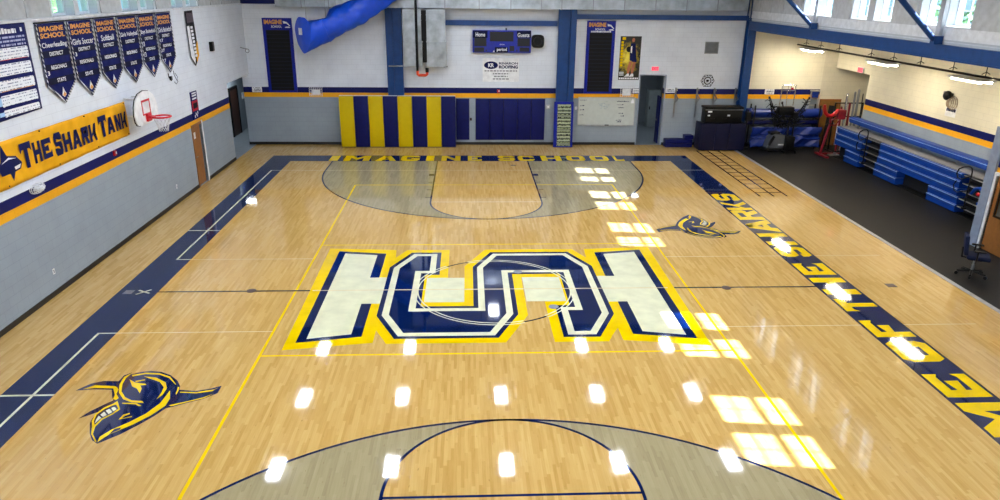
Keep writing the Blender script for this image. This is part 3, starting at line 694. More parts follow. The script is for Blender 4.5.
# ================================================================ things on the left wall (plane X = XL)
WU, WV = Vector((0, 1, 0)), Vector((0, 0, 1))          # reading direction and up on the left wall; outward normal is +X
LN = Vector((1, 0, 0))
def lw(y, z, d): return (XL+d, y, z)
def lpoly(mb, P, d, t=.004):
    return mb.prism([(p[0], p[1]) for p in P], (XL+d, 0, 0), WU, WV, LN, t)
def cloth_poly(P, d, wob=.012, seed=0, nx=26, nz=26):
    """hanging fabric: clipped polygon grid with a slight ripple, on the left wall"""
    ys = [p[0] for p in P]; zs = [p[1] for p in P]; y0, y1, z0, z1 = min(ys), max(ys), min(zs), max(zs)
    m = MB(); bm = m.bm
    f = bm.faces.new([bm.verts.new((XL+d, p[0], p[1])) for p in P]); bm.normal_update()
    for i in range(1, nx):
        y = y0+(y1-y0)*i/nx
        bmesh.ops.bisect_plane(bm, geom=list(bm.verts)+list(bm.edges)+list(bm.faces), plane_co=(0, y, 0), plane_no=(0, 1, 0))
    for i in range(1, nz):
        z = z0+(z1-z0)*i/nz
        bmesh.ops.bisect_plane(bm, geom=list(bm.verts)+list(bm.edges)+list(bm.faces), plane_co=(0, 0, z), plane_no=(0, 0, 1))
    for v in bm.verts:
        y, z = v.co.y, v.co.z
        v.co.x += wob*(math.sin(y*7.1+seed)+.6*math.sin(z*5.3+y*3+seed*2)+.4*math.sin(y*17+z*4))
    return m
def thick(o, t=.006):
    s = o.modifiers.new('thickness', 'SOLIDIFY'); s.thickness = t; s.offset = 0; return o

# rules banner
t = thing('rules_banner', (XL+.02, .04, 4.0), 'navy wall banner with white boxes of rules, at the left edge near the ceiling', 'banner')
thick(cloth_poly([(-.75, 4.0), (.82, 4.04), (.82, 5.84), (-.75, 5.85)], .025, .004).build('banner_cloth', M['banner'], t, True))
for i, (z0, z1) in enumerate(((5.14, 5.37), (4.83, 5.07), (4.55, 4.76), (4.26, 4.48), (4.06, 4.2))):
    m = MB(); P = []
    for cy, cz, a in ((.68, z1-.04, 0), (-.48, z1-.04, 1), (-.48, z0+.04, 2), (.68, z0+.04, 3)):
        P += [(cy+.04*math.cos(PI/2*(a+k/4)), cz+.04*math.sin(PI/2*(a+k/4))) for k in range(5)]
    lpoly(m, P, .04); m.build('rule_box', M['smallprint'], t)
    MB().box(XL+.044, XL+.047, -.68, -.52, z0+.03, z1-.03).build('rule_icon', plain('pale_blue_print', '#9cc3e6', .6) if i == 0 else bpy.data.materials['pale_blue_print'], t)
    MB().box(XL+.044, XL+.046, -.45, .66, z0+.0, z0+.012).build('rule_underline', M[('redink', 'navyink', 'goldink', 'navyink', 'blackink')[i]], t)
MB().box(XL+.036, XL+.04, -.6, .7, 5.4, 5.6).build('banner_print', M['smallprintd'], t)
q = MB(); y = -.68
while y < .42: w_ = random.uniform(.04, .1); q.box(XL+.036, XL+.04, y, min(y+w_, .45), 5.64, 5.64+random.uniform(.08, .11)); y += w_+.025
q.box(XL+.036, XL+.04, .6, .66, 5.66, 5.74).build('banner_title', M['whiteink'], t)

# six championship pennants
SPORT = ['Cheerleading', 'Girls Soccer', 'Softball', 'Girls Volleyball', 'Boys Basketball', 'Girls Basketball']
LAB = ['first', 'second', 'third', 'fourth', 'fifth', 'sixth']
PEN = [(1.16, 2.36), (2.44, 3.58), (3.68, 4.8), (4.9, 6.07), (6.15, 7.27), (7.38, 8.5)]
TXT = ['lettered Cheerleading, nearest the rules banner', 'lettered Girls Soccer', 'lettered Softball', 'lettered Girls Volleyball', 'lettered Boys Basketball, with numbers beside two bands', 'lettered Girls Basketball, farthest along the row of six']
for i, (a, b) in enumerate(PEN):
    mid = (a+b)/2
    t = thing('championship_pennant', (XL+.02, mid, 4.0), 'navy pointed pennant '+TXT[i], 'pennant', 'navy championship pennants in a row')
    thick(cloth_poly([(a, 5.77), (a, 4.45), (mid, 4.01), (b, 4.45), (b, 5.77)], .028, .005, i).build('pennant_cloth', M['banner'], t, True))
    m = MB(); e = .045
    for P in ([(a, 4.47), (a+e, 4.47), (a+e, 5.77), (a, 5.77)], [(b-e, 4.47), (b, 4.47), (b, 5.77), (b-e, 5.77)], [(a, 4.45), (mid, 4.01), (mid, 4.065), (a, 4.505)], [(mid, 4.01), (b, 4.45), (b, 4.505), (mid, 4.065)]): lpoly(m, P, .044, .004)
    k = NT('twisted_trim') if i == 0 else None
    if k:
        P = k.xyz(k.pos()); f = k.math('FRACT', k.math('ADD', k.math('MULTIPLY', P[2], 9.0), k.math('MULTIPLY', P[1], 9.0)))
        k.set(k.b, 'Base Color', k.mix(k.math('LESS_THAN', f, .5), lin('#c9cbd0'), lin('#23252c'))); TRIM = k.m
    m.build('trim_cord', TRIM, t)
    MB().tube([lw(a-.02, 5.79, .03), lw(b+.02, 5.79, .03)], .014, 8).build('hanging_rod', M['black'], t)
    text('school_lettering', 'IMAGINE\nSCHOOL', M['goldink'], t, lw(a+.1, 5.46, .045), WU, WV, b-a-.2, .25, .04)
    w = min(b-a-.16, .085*len(SPORT[i])); text('sport_lettering', SPORT[i], M['whiteink'], t, lw(mid-w/2, 5.23, .045), WU, WV, w, .14, .015)
    for j, (s, z, w) in enumerate((('DISTRICT', 5.08, .56), ('REGIONALS', 4.79, .64), ('STATE', 4.5, .36))):
        q = MB(); lpoly(q, [(a+.05, z-.03), (b-.05, z-.03), (b-.05, z+.115), (a+.05, z+.115)], .041, .003); q.build('award_band', M['bannerd'], t)
        text('award_lettering', s, M['whiteink'], t, lw(mid-w/2, z, .046), WU, WV, w, .085, .02)
    if i in (0, 1): text('year_lettering', '3', M['whiteink'], t, lw(a+.1, 4.98 if i else 4.68, .046), WU, WV, .08, .09, .02)
    if i == 4:
        for z in (4.92, 4.63): text('year_lettering', '13', M['whiteink'], t, lw(a+.08, z, .046), WU, WV, .13, .13, .02)
    if i == 5:
        for z in (4.95, 4.66, 4.36): text('year_lettering', '17', M['whiteink'], t, lw(a+.1, z, .046), WU, WV, .2, .09, .02)
    q = MB(); lpoly(q, [(mid-.1, 4.2), (mid-.02, 4.15), (mid+.08, 4.2), (mid+.06, 4.25), (mid+.02, 4.28), (mid-.02, 4.38), (mid-.04, 4.28), (mid-.08, 4.25)], .044, .003); q.build('shark_badge', M['whiteink'], t)
    q = MB(); lpoly(q, [(mid-.08, 4.2), (mid-.01, 4.16), (mid+.07, 4.21), (mid+.0, 4.27)], .048, .003); q.build('shark_badge', M['goldink'], t)

# narrow vertical pennant
t = thing('vertical_pennant', (XL+.02, 10.1, 3.98), 'narrow black and white pointed pennant past the row of navy ones', 'pennant')
thick(cloth_poly([(9.74, 5.77), (9.76, 4.3), (10.12, 3.98), (10.5, 4.3), (10.44, 5.78)], .028, .006, 3).build('pennant_cloth', M['blackink'], t, True))
q = MB(); lpoly(q, [(9.74, 4.95), (9.76, 4.32), (10.05, 4.06), (10.12, 4.2), (9.98, 4.95), (9.95, 5.3), (9.74, 5.3)], .046, .003); q.build('pale_side', M['whiteink'], t)
q = MB(); lpoly(q, [(10.24, 4.1), (10.5, 4.3), (10.5, 4.8), (10.36, 4.66), (10.22, 4.4)], .046, .003); q.build('gold_corner', M['gold'], t)
q = MB(); lpoly(q, [(9.8, 5.4), (10.4, 5.4), (10.4, 5.7), (9.8, 5.7)], .046, .003); q.build('badge_panel', plain('dim_print', '#4a3f4a', .6, var=.4, scale=20), t)
q = MB()
for i_ in range(9): q.box(XL+.05, XL+.053, 10.02+.012*i_-(.02 if i_ % 2 else 0), 10.22+.012*i_, 5.2-i_*.115, 5.28-i_*.115)
q.build('pennant_lettering', M['whiteink'], t)

# THE SHARK TANK banner
t = thing('shark_tank_banner', (XL+.02, 1.9, 2.7), 'gold banner lettered THE SHARK TANK in navy', 'banner')
thick(cloth_poly([(-1.2, 2.7), (4.57, 2.72), (4.54, 3.62), (-1.2, 3.64)], .03, .008, 1, 60, 10).build('banner_cloth', M['gold'], t, True))
m = MB()
for c, a, b, zb, zt in (('T', -.33, .08, 2.95, 3.48), ('H', .11, .41, 2.97, 3.42), ('E', .45, .82, 2.98, 3.41), ('S', .93, 1.26, 2.94, 3.45), ('H', 1.3, 1.65, 2.95, 3.38), ('A', 1.68, 2.08, 2.94, 3.37), ('R', 2.12, 2.45, 2.94, 3.36), ('K', 2.48, 2.84, 2.94, 3.36),
    ('T', 2.98, 3.4, 2.94, 3.47), ('A', 3.38, 3.8, 2.95, 3.37), ('N', 3.84, 4.14, 2.95, 3.37), ('K', 4.17, 4.5, 2.95, 3.37)):
    m = MB()
    b -= (b-a)*.06
    for P in glyph(c): lpoly(m, [(a+(b-a)*p[0], zb+(zt-zb)*p[1]) for p in P], .05, .004)
    m.build('banner_letter', M['navyink'], t)
m = MB()
lpoly(m, [(-1.14, 3.16), (-1.0, 3.26), (-.9, 3.58), (-.78, 3.34), (-.5, 3.28), (-.34, 3.12), (-.42, 3.0), (-.62, 2.98), (-.72, 2.82), (-.78, 2.98), (-1.05, 2.98)], .05, .004); m.build('shark_emblem', M['navyink'], t)
m = MB(); lpoly(m, [(-.62, 3.08), (-.4, 3.1), (-.45, 3.03), (-.6, 3.02)], .056, .003); lpoly(m, [(-1.0, 3.22), (-.75, 3.3), (-.5, 3.24), (-.76, 3.26)], .056, .003); m.build('shark_detail', M['whiteink'], t)
for y, z in ((-.9, 2.75), (1.0, 2.75), (2.8, 2.76), (4.5, 2.76), (.5, 3.6), (2.4, 3.59), (4.47, 3.58)): MB().cyl(lw(y, z, .03), lw(y, z, .05), .018, n=10).build('eyelet', M['black'], t)

# side basket
t = thing('basketball_hoop', (XL, 4.85, 3.05), 'white fan-shaped backboard with red rim and net on the left wall', 'basketball hoop')
P = [(y_-.08, 3.0+(z_-3.16)*.93) for y_, z_ in [(4.15, 3.3), (4.12, 3.5), (4.17, 3.72), (4.3, 3.92), (4.52, 4.05), (4.85, 4.1), (5.18, 4.05), (5.4, 3.92), (5.53, 3.72), (5.58, 3.5), (5.55, 3.3), (5.47, 3.2), (5.3, 3.16), (4.4, 3.16), (4.23, 3.2)]]
BX = XL+.5
m = MB(); m.prism(P, (BX-.04, 0, 0), WU, WV, LN, .04); m.build('backboard', M['white'], t)
m = MB(); m.tube([(BX-.045, p[0], p[1]) for p in P], .016, 8, True); m.build('board_edge', M['black'], t, True)
m = MB()
for a, b, c, d in ((4.5, 4.55, 3.24, 3.64), (4.97, 5.02, 3.24, 3.64), (4.5, 5.02, 3.59, 3.645), (4.5, 5.02, 3.24, 3.28)): m.box(BX, BX+.005, a, b, c, d)
m.build('target_square', M['rim'], t)
m = MB().box(BX, BX+.06, 4.65, 4.9, 3.06, 3.28).box(BX+.04, BX+.18, 4.68, 4.86, 3.14, 3.2); m.build('rim_bracket', M['rim'], t)
RX, RZ = BX+.38, 3.18
m = MB().ring((RX, 4.77, RZ), (1, 0, 0), (0, 1, 0), .235, .024, 32, 8).tube([(BX+.04, 4.68, 3.16), (RX-.1, 4.57, RZ-.01)], .018).tube([(BX+.04, 4.86, 3.16), (RX-.1, 4.97, RZ-.01)], .018); m.build('rim', M['rim'], t, True)
m = MB(); rr = [.23, .2, .165, .14, .125, .12]; zz = [0, -.09, -.18, -.27, -.34, -.4]
for s in (1, -1):
    for k in range(12):
        m.tube([(RX+rr[j]*math.cos(2*PI*(k+s*j*.5)/12), 4.77+rr[j]*math.sin(2*PI*(k+s*j*.5)/12), RZ+zz[j]) for j in range(6)], .0055, 4)
m.build('net', M['net'], t)
m = MB()
for y in (4.62, 5.1):
    m.tube([(XL+.003, y, 3.68), (BX-.04, y, 3.64)], .018).tube([(XL+.003, y, 3.2), (BX-.04, y, 3.2)], .018)
m.build('wall_bracket', M['white'], t)

# small items of the left wall
t = thing('stacked_notice_board', (XL+.02, 9.55, 2.28), 'tall narrow red and blue notice above the brown door', 'sign')
MB().box(XL+.005, XL+.03, 9.26, 9.83, 2.28, 3.2).build('board', M['banner'], t)
MB().box(XL+.03, XL+.034, 9.28, 9.81, 2.56, 2.9).build('red_panel', M['redink'], t); MB().box(XL+.034, XL+.037, 9.36, 9.74, 2.64, 2.82).build('dark_panel', M['blackink'], t)
q = MB()
for z in (2.94, 3.04, 3.12): q.box(XL+.03, XL+.034, 9.36, 9.74, z, z+.05)
for y, z in ((9.4, 2.33), (9.5, 2.4), (9.6, 2.34), (9.66, 2.43)): q.box(XL+.03, XL+.034, y, y+.06, z, z+.09)
q.build('board_print', M['whiteink'], t)
t = thing('dark_wall_speaker', (XL+.01, 11.8, 4.33), 'small dark upright box high on the left wall past the pennants', 'speaker')
MB().box(XL+.005, XL+.12, 11.7, 11.92, 4.33, 4.66, .02).build('speaker_case', M['black'], t); MB().box(XL+.12, XL+.128, 11.73, 11.89, 4.37, 4.62).build('grille', M['blackm'], t)
t = thing('hanging_wire_hook', (XL+.01, 8.0, 3.62), 'thin wire hook hanging below the last navy pennant', 'hook')
MB().tube([lw(7.72, 4.0, .03), lw(7.74, 3.86, .03), lw(7.86, 3.76, .04), lw(7.98, 3.84, .03)], .012, 6).box(XL+.005, XL+.06, 7.82, 7.92, 3.78, 3.9).build('hook', M['blackm'], t)
MB().tube([lw(8.14, 4.04, .03), lw(8.17, 3.9, .03), lw(8.3, 3.7, .05), lw(8.36, 3.82, .05), lw(8.22, 3.96, .04)], .01, 6).tube([lw(8.1, 3.7, .03), lw(8.2, 3.62, .04), lw(8.38, 3.68, .04)], .01, 6).build('cord', M['steel'], t)
t = thing('wall_hook_arm', (XL+.01, 15.8, 3.75), 'small metal arm with a ring high in the left corner', 'bracket')
MB().tube([lw(15.3, 4.2, .004), lw(15.32, 4.16, .1), lw(15.34, 4.14, .24)], .016, 6).build('arm', M['steel'], t); MB().ring(lw(15.36, 4.05, .26), (1, 0, 0), (0, 0, 1), .075, .018, 18, 6).build('ring', M['steel'], t)
t = thing('caged_wall_light', (XL+.005, 0, 2.36), 'round light in a white wire cage on the navy stripe under the gold banner', 'light')
MB().sphere(lw(0, 2.46, .06), .07, .17, .06).build('lamp_globe', M['white'], t, True)
m = MB()
for k in range(5):
    w_ = math.cos(k*.3); m.tube([lw(.0+.25*w_*math.cos(a), 2.46+.11*w_*math.sin(a), .015+.03*k) for a in [2*PI*i/22 for i in range(22)]], .007, 5, True)
for k in range(6):
    a = PI*k/6; m.tube([lw(.25*math.cos(a)*math.cos(b), 2.46+.11*math.sin(a)*math.cos(b), .015+.13*math.sin(b)) for b in [PI*i/10 for i in range(11)]], .006, 5)
m.build('wire_cage', M['white'], t)
def alarm(x, y, z, axis, label):
    t = thing('fire_alarm', (x, y, z), label, 'alarm'); s = 1
    if axis == 'x': MB().box(x, x+.05, y-.06, y+.06, z, z+.13, .01).build('alarm_case', M['red'], t); MB().box(x+.05, x+.056, y+.0, y+.05, z+.04, z+.1).build('strobe', M['white'], t)
    else: MB().box(x-.06, x+.06, y-.05, y, z, z+.13, .01).build('alarm_case', M['red'], t); MB().box(x+.0, x+.05, y-.056, y-.05, z+.04, z+.1).build('strobe', M['white'], t)
alarm(XL+.004, 3.57, 2.36, 'x', 'small red alarm box on the navy stripe of the left wall')
def outlet(x, y, z, axis, label):
    t = thing('wall_outlet', (x, y, z), label, 'outlet')
    if axis == 'x': MB().box(x, x+.012, y-.04, y+.04, z, z+.13, .004).build('cover_plate', M['white'], t); MB().box(x+.012, x+.014, y-.015, y+.015, z+.03, z+.1).build('socket', M['greyink'], t)
    else: MB().box(x-.05, x+.05, y-.012, y, z, z+.12, .004).build('cover_plate', M['white'], t); MB().box(x-.015, x+.015, y-.014, y-.012, z+.03, z+.09).build('socket', M['greyink'], t)
outlet(XL+.004, -.05, .48, 'x', 'white outlet low on the left wall nearer the front'); outlet(XL+.004, 7.12, .48, 'x', 'white outlet low on the left wall near the brown door')

# ================================================================ things on the back wall (plane Y = YB, facing -Y)
BU, BV, BN = Vector((1, 0, 0)), Vector((0, 0, 1)), Vector((0, -1, 0))
def bw(x, z, d): return (x, YB-d, z)
def bbox(x0, x1, z0, z1, d0, d1, bev=0.0): return MB().box(x0, x1, YB-d1, YB-d0, z0, z1, bev)
def bprism(mb, P, d, t=.004): return mb.prism(P, (0, YB-d, 0), BU, BV, BN, t)
def record_board(x0, x1, label, sub):
    t = thing('record_board', ((x0+x1)/2, YB-.04, 2.27), label, 'record board', 'tall navy record boards on the back wall')
    bbox(x0, x1, 2.28, 5.32, .005, .04).build('board', M['boardblue'], t)
    bbox(x0+.13, x1-.13, 2.36, 4.84, .04, .055).build('record_slats', M['slats'], t)
    text('heading', 'IMAGINE', M['goldink'], t, bw(x0+.08, 5.07, .045), BU, BV, .74, .18, .05)
    text('heading', 'SCHOOL', M['whiteink'], t, bw(x0+.36, 4.93, .045), BU, BV, .44, .09, .02)
    m = MB(); bprism(m, [(x1-.36, 5.2), (x1-.2, 5.16), (x1-.06, 5.0), (x1-.1, 5.0), (x1-.22, 5.1), (x1-.34, 5.1)], .042); bprism(m, [(x1-.3, 4.93), (x1-.06, 4.93), (x1-.12, 4.98), (x1-.26, 4.97)], .042); m.build('shark_badge', M['whiteink'], t)
    if sub:
        q = MB(); x = x0+.18
        while x < x1-.2: w_ = random.uniform(.03, .06); q.box(x, x+w_, YB-.06, YB-.055, 4.85, 4.91); x += w_+.02
        q.build('subheading', M['whiteink'], t)
record_board(-9.12, -7.9, 'tall navy record board left of the blue fabric duct', False)
record_board(4.49, 5.72, 'tall navy record board right of the blue column, beside the player poster', True)

# scoreboard and horn
t = thing('scoreboard', (.88, YB-.2, 3.98), 'blue electronic scoreboard lettered Home, Guests and period', 'scoreboard')
bbox(-.37, 2.11, 3.99, 4.91, .02, .2, .015).build('case', M['scoreblue'], t)
for a, b, c, d in ((-.3, .22, 4.26, 4.6), (-.3, .12, 4.03, 4.21), (.36, 1.36, 4.46, 4.85), (1.53, 2.06, 4.26, 4.6), (1.63, 2.04, 4.05, 4.22), (1.2, 1.4, 4.06, 4.28), (1.48, 1.54, 4.06, 4.12), (.18, .24, 4.06, 4.12)):
    bbox(a, b, c, d, .2, .206).build('digit_panel', M['lcd'], t)
for a, b, c, d in ((-.35, .26, 4.6, 4.89), (1.5, 2.1, 4.62, 4.89), (.58, 1.12, 4.0, 4.22)): bbox(a, b, c, d, .2, .204).build('name_panel', M['bannerd'], t)
text('lettering', 'Home', M['whiteink'], t, bw(-.24, 4.65, .208), BU, BV, .4, .17, .02); text('lettering', 'Guests', M['whiteink'], t, bw(1.53, 4.64, .208), BU, BV, .5, .17, .02)
text('lettering', 'period', M['whiteink'], t, bw(.66, 4.03, .208), BU, BV, .42, .17, .02); text('lettering', 'time', M['whiteink'], t, bw(.78, 4.31, .208), BU, BV, .2, .06, .0)
q = MB(); bprism(q, [(.48, 4.02), (.57, 4.02), (.54, 4.1)], .208); q.build('possession_arrow', M['whiteink'], t)
m = MB().tube([bw(1.05, 4.91, .1), bw(1.05, 5.0, .1)], .03); m.build('mounting_stub', M['black'], t)
t = thing('scoreboard_horn', (2.4, YB-.18, 4.2), 'round black horn speaker beside the scoreboard', 'speaker')
P = [(2.4+.27*math.copysign(abs(math.cos(a))**.55, math.cos(a)), 4.47+.27*math.copysign(abs(math.sin(a))**.55, math.sin(a))) for a in [2*PI*i/32 for i in range(32)]]
m = MB(); bprism(m, P, .01, .17); m.build('horn_case', M['black'], t); m = MB().ring(bw(2.4, 4.47, .185), (1, 0, 0), (0, 0, 1), .17, .014); m.build('grille_ring', M['blackm'], t)
# sponsor sign
t = thing('sponsor_sign', (.85, YB-.02, 2.76), 'white sponsor sign with navy oval below the scoreboard', 'sign')
bbox(.06, 1.63, 2.76, 3.76, .005, .02).build('panel', M['white'], t)
q = MB(); bprism(q, [(.42+.3*math.cos(2*PI*i/28), 3.46+.16*math.sin(2*PI*i/28)) for i in range(28)], .022); q.build('logo_oval', M['navyink'], t)
text('logo_letters', 'KR', M['whiteink'], t, bw(.3, 3.38, .028), BU, BV, .25, .16, .03)
text('lettering', 'RINARON', M['navyink'], t, bw(.76, 3.49, .022), BU, BV, .82, .1, .03); text('lettering', 'ROOFING', M['navyink'], t, bw(.76, 3.32, .022), BU, BV, .82, .14, .05)
for z, a, b in ((3.2, .14, 1.55), (3.08, .5, 1.2), (2.97, .55, 1.15), (2.86, .5, 1.2)):
    q = MB(); x = a
    while x < b: w = random.uniform(.05, .14); q.box(x, min(x+w, b), YB-.024, YB-.02, z, z+.045); x += w+.035
    q.build('small_print', M['greyink'], t)
# poster of a player
t = thing('player_poster', (6.43, YB-.02, 2.86), 'dark and yellow poster of a basketball player beside the doorway', 'poster')
k = NT('poster_print'); P = k.xyz(k.pos()); dx = k.math('DIVIDE', k.math('SUBTRACT', P[0], 6.38), .5); dz = k.math('DIVIDE', k.math('SUBTRACT', P[2], 3.8), .72)
r = k.math('SQRT', k.math('ADD', k.math('MULTIPLY', dx, dx), k.math('MULTIPLY', dz, dz))); r = k.math('ADD', r, k.math('MULTIPLY', k.math('SUBTRACT', k.noise(7.0, k.pos()), .5), 1.3))
k.set(k.b, 'Base Color', k.ramp(r, [(.1, lin('#f4e04a')), (.55, lin('#b59a18')), (.95, lin('#26240f')), (1.0, lin('#17180f'))])); k.b.inputs['Roughness'].default_value = .4
bbox(5.97, 6.88, 2.87, 4.7, .005, .014).build('poster_sheet', k.m, t)
def pp(name, mat, *polys, d=.015):
    q = MB()
    for P in polys: bprism(q, P, d, .002)
    q.build(name, M[mat], t)
pp('printed_figure', 'skin', [(6.5, 4.46), (6.58, 4.47), (6.6, 4.56), (6.57, 4.63), (6.5, 4.62), (6.47, 4.54)], [(6.62, 4.36), (6.7, 4.1), (6.68, 3.86), (6.62, 3.86), (6.63, 4.08), (6.57, 4.3)], [(6.42, 3.66), (6.56, 3.66), (6.46, 3.34), (6.42, 3.1), (6.34, 3.1), (6.34, 3.36)], [(6.58, 3.66), (6.72, 3.68), (6.62, 3.36), (6.6, 3.1), (6.52, 3.1), (6.52, 3.36)])
pp('printed_kit', 'navyink', [(6.44, 4.42), (6.64, 4.4), (6.66, 3.98), (6.74, 3.62), (6.56, 3.64), (6.42, 3.7), (6.42, 4.0), (6.4, 4.2)], d=.018)
pp('printed_shoes', 'whiteink', [(6.26, 3.04), (6.36, 3.14), (6.44, 3.14), (6.44, 3.02), (6.22, 3.0)], [(6.46, 3.04), (6.54, 3.14), (6.62, 3.14), (6.64, 3.02), (6.44, 3.0)], [(6.44, 4.28), (6.5, 4.3), (6.5, 4.0), (6.44, 4.02)], d=.021)
pp('printed_ball', 'blackink', [(6.36+.11*math.cos(2*PI*i/16), 4.16+.12*math.sin(2*PI*i/16)) for i in range(16)])
q = MB()
for i in range(9): bprism(q, [(6.02, 3.44+i*.12), (6.12, 3.44+i*.12), (6.12, 3.53+i*.12), (6.02, 3.53+i*.12)], .015, .002)
bprism(q, [(6.06, 4.55), (6.2, 4.55), (6.2, 4.66), (6.06, 4.66)], .015, .002)
q.build('poster_print', M['pyellow'], t)
q = MB(); x = 6.0
while x < 6.84: w = random.uniform(.05, .1); bprism(q, [(x, 2.9), (min(x+w, 6.85), 2.9), (min(x+w, 6.85), 2.97), (x, 2.97)], .015, .002); x += w+.02
for z in (3.06, 3.12, 3.18): bprism(q, [(6.0, z), (6.2, z), (6.2, z+.03), (6.0, z+.03)], .015, .002)
q.build('poster_caption', M['whiteink'], t)
# exit sign over the doorway
def exit_sign(name_label, O, U, N, w, h):
    U, N, V = Vector(U), Vector(N), Vector((0, 0, 1)); O = Vector(O)
    t = thing('exit_sign', O+U*(w/2), name_label, 'exit sign')
    MB().obox(O+U*(w/2)+V*(h/2)+N*.03, U, N, V, w/2, .03, h/2, .008).build('sign_case', M['white'], t)
    MB().obox(O+U*(w/2)+V*(h/2)+N*.062, U, N, V, w/2-.015, .002, h/2-.015).build('lit_face', M['exitface'], t)
    text('sign_lettering', 'EXIT', M['exit'], t, O+U*(w*.12)+V*(h*.22)+N*.067, U, V, w*.76, h*.56, .02)

exit_sign('red exit sign above the grey doorway in the back wall', (7.39, YB-.004, 3.26), (1, 0, 0), (0, -1, 0), .34, .2)
exit_sign('red exit sign above the opening at the far end of the alcove', (XA-.004, 14.25, 3.46), (0, -1, 0), (-1, 0, 0), .42, .22)
# notices and small fittings
def notice(x0, x1, z0, z1, label):
    t = thing('paper_notice', ((x0+x1)/2, YB-.01, z0), label, 'notice'); bbox(x0, x1, z0, z1, .004, .01).build('sheet', M['paper'], t)
    bbox(x0+.04, x1-.04, z0+.03, z1-.03, .01, .012).build('print', M['tiny'], t)
notice(-9.83, -9.42, 2.28, 2.5, 'white notice in the left corner beside the record board')
notice(8.12, 8.56, 2.32, 2.52, 'white notice right of the grey doorway'); notice(6.66, 6.95, 2.3, 2.48, 'white notice left of the grey doorway')
notice(12.58, 13.0, 2.28, 2.5, 'white notice on the stripes of the alcove back wall')
def cage(x0, x1, z0, z1, label):
    t = thing('wire_cage_guard', ((x0+x1)/2, YB-.15, z0), label, 'guard'); m = MB()
    for i in range(7):
        x = x0+(x1-x0)*i/6; m.tube([bw(x, z0, .01), bw(x, z0+.02, .14), bw(x, z1-.02, .14), bw(x, z1, .01)], .007, 5)
    for i in range(6): z = z0+.02+(z1-z0-.04)*i/5; m.tube([bw(x0, z, .14), bw(x1, z, .14)], .007, 5)
    m.build('wire_guard', M['white'], t); bbox(x0+.1, x1-.1, z0+.06, z1-.1, .01, .09, .02).build('light_unit', M['white'], t)
cage(6.1, 6.66, 2.14, 2.6, 'white wire guard over a light beside the doorway'); cage(-7.38, -6.84, 2.12, 2.5, 'white wire guard over a light under the blue fabric duct')
alarm(.75, YB-.004, 2.3, 'y', 'small red alarm box on the navy stripe of the back wall')
outlet(4.19, YB-.004, 1.58, 'y', 'white plate between the leaning list board and the whiteboard')
t = thing('thermostat', (2.95, YB-.02, 1.62), 'small grey thermostat in a guard right of the navy wall pads', 'thermostat')
bbox(2.86, 3.04, 1.6, 1.78, .004, .06, .015).build('guard_box', M['alu'], t); bbox(2.91, 2.99, 1.65, 1.73, .06, .07, .006).build('dial', M['white'], t)
t = thing('switch_box', (-.45, YB-.03, 1.08), 'small brown box in the gap between the navy wall pads', 'switch box')
bbox(-.5, -.41, 1.08, 1.2, .004, .05, .008).build('box', M['dkwood'], t); bbox(-.475, -.435, 1.11, 1.17, .05, .056).build('cover', M['black'], t)
# whiteboard
t = thing('whiteboard', (5.55, YB-.03, .88), 'whiteboard with faint handwriting left of the doorway', 'whiteboard')
bbox(4.3, 6.79, .9, 2.1, .005, .03).build('writing_surface', M['wb'], t)
m = MB()
for a, b, c, d in ((4.28, 4.31, .88, 2.12), (6.78, 6.81, .88, 2.12), (4.31, 6.78, 2.09, 2.12), (4.31, 6.78, .88, .91)): m.box(a, b, YB-.04, YB-.004, c, d)
m.build('frame', M['alu'], t); bbox(4.5, 6.5, .86, .88, .005, .09).build('pen_tray', M['alu'], t)
q = MB()
for a, b, z in ((4.36, 4.62, 1.98), (4.36, 4.5, 1.73), (4.36, 4.54, 1.55), (4.36, 4.56, 1.33), (6.0, 6.5, 1.92), (6.0, 6.3, 1.78), (6.06, 6.34, 1.65), (6.1, 6.3, 1.4), (6.2, 6.36, 1.28), (6.0, 6.2, 1.1), (6.05, 6.22, 1.02)):
    x = a
    while x < b: w = random.uniform(.02, .06); q.box(x, x+w, YB-.032, YB-.03, z, z+random.uniform(.02, .05)); x += w+.02
q.build('handwriting', M['navyink'], t)
q = MB()
for i in range(40):
    a = random.uniform(0, 2*PI); r = random.uniform(.06, .24); x, z = 5.38+r*math.cos(a), 1.78+.8*r*math.sin(a); q.box(x, x+.06, YB-.032, YB-.03, z, z+.012)
q.build('drawing', plain('faint_blue_marker', '#8fa3ad', .4), t)
q = MB(); bprism(q, [(6.6, 1.86), (6.77, 1.86), (6.74, 2.0), (6.69, 2.07), (6.64, 2.0)], .032, .004); q.build('taped_sheet', M['paper'], t)
MB().box(5.5, 5.68, YB-.08, YB-.04, .88, .92, .008).build('eraser', M['black'], t)
# leaning list board
t = thing('list_board', (3.58, 15.5, 0), 'blue board of pale listed rows leaning on the blue column', 'board')
L0, L1 = Vector((3.16, 15.5, .02)), Vector((3.16, 15.66, 1.98)); Vl = (L1-L0).normalized(); Nl = Vector((1, 0, 0)).cross(Vl)
ln = (L1-L0).length
MB().obox(L0+Vector((.425, 0, 0))+Vl*ln/2, (1, 0, 0), Vl, Nl, .425, ln/2, .02, .006).build('board', M['boardblue'], t)
MB().obox(L0+Vector((.45, 0, 0))+Vl*(ln/2-.03)+Nl*.021, (1, 0, 0), Vl, Nl, .3, ln/2-.08, .003).build('list_panel', M['recordrows'], t)
for i in range(12):
    z = .14+i*.152; MB().obox(L0+Vector((.45, 0, 0))+Vl*z+Nl*.026, (1, 0, 0), Vl, Nl, .28, .018, .002).build('list_row', M['recordbar'], t)
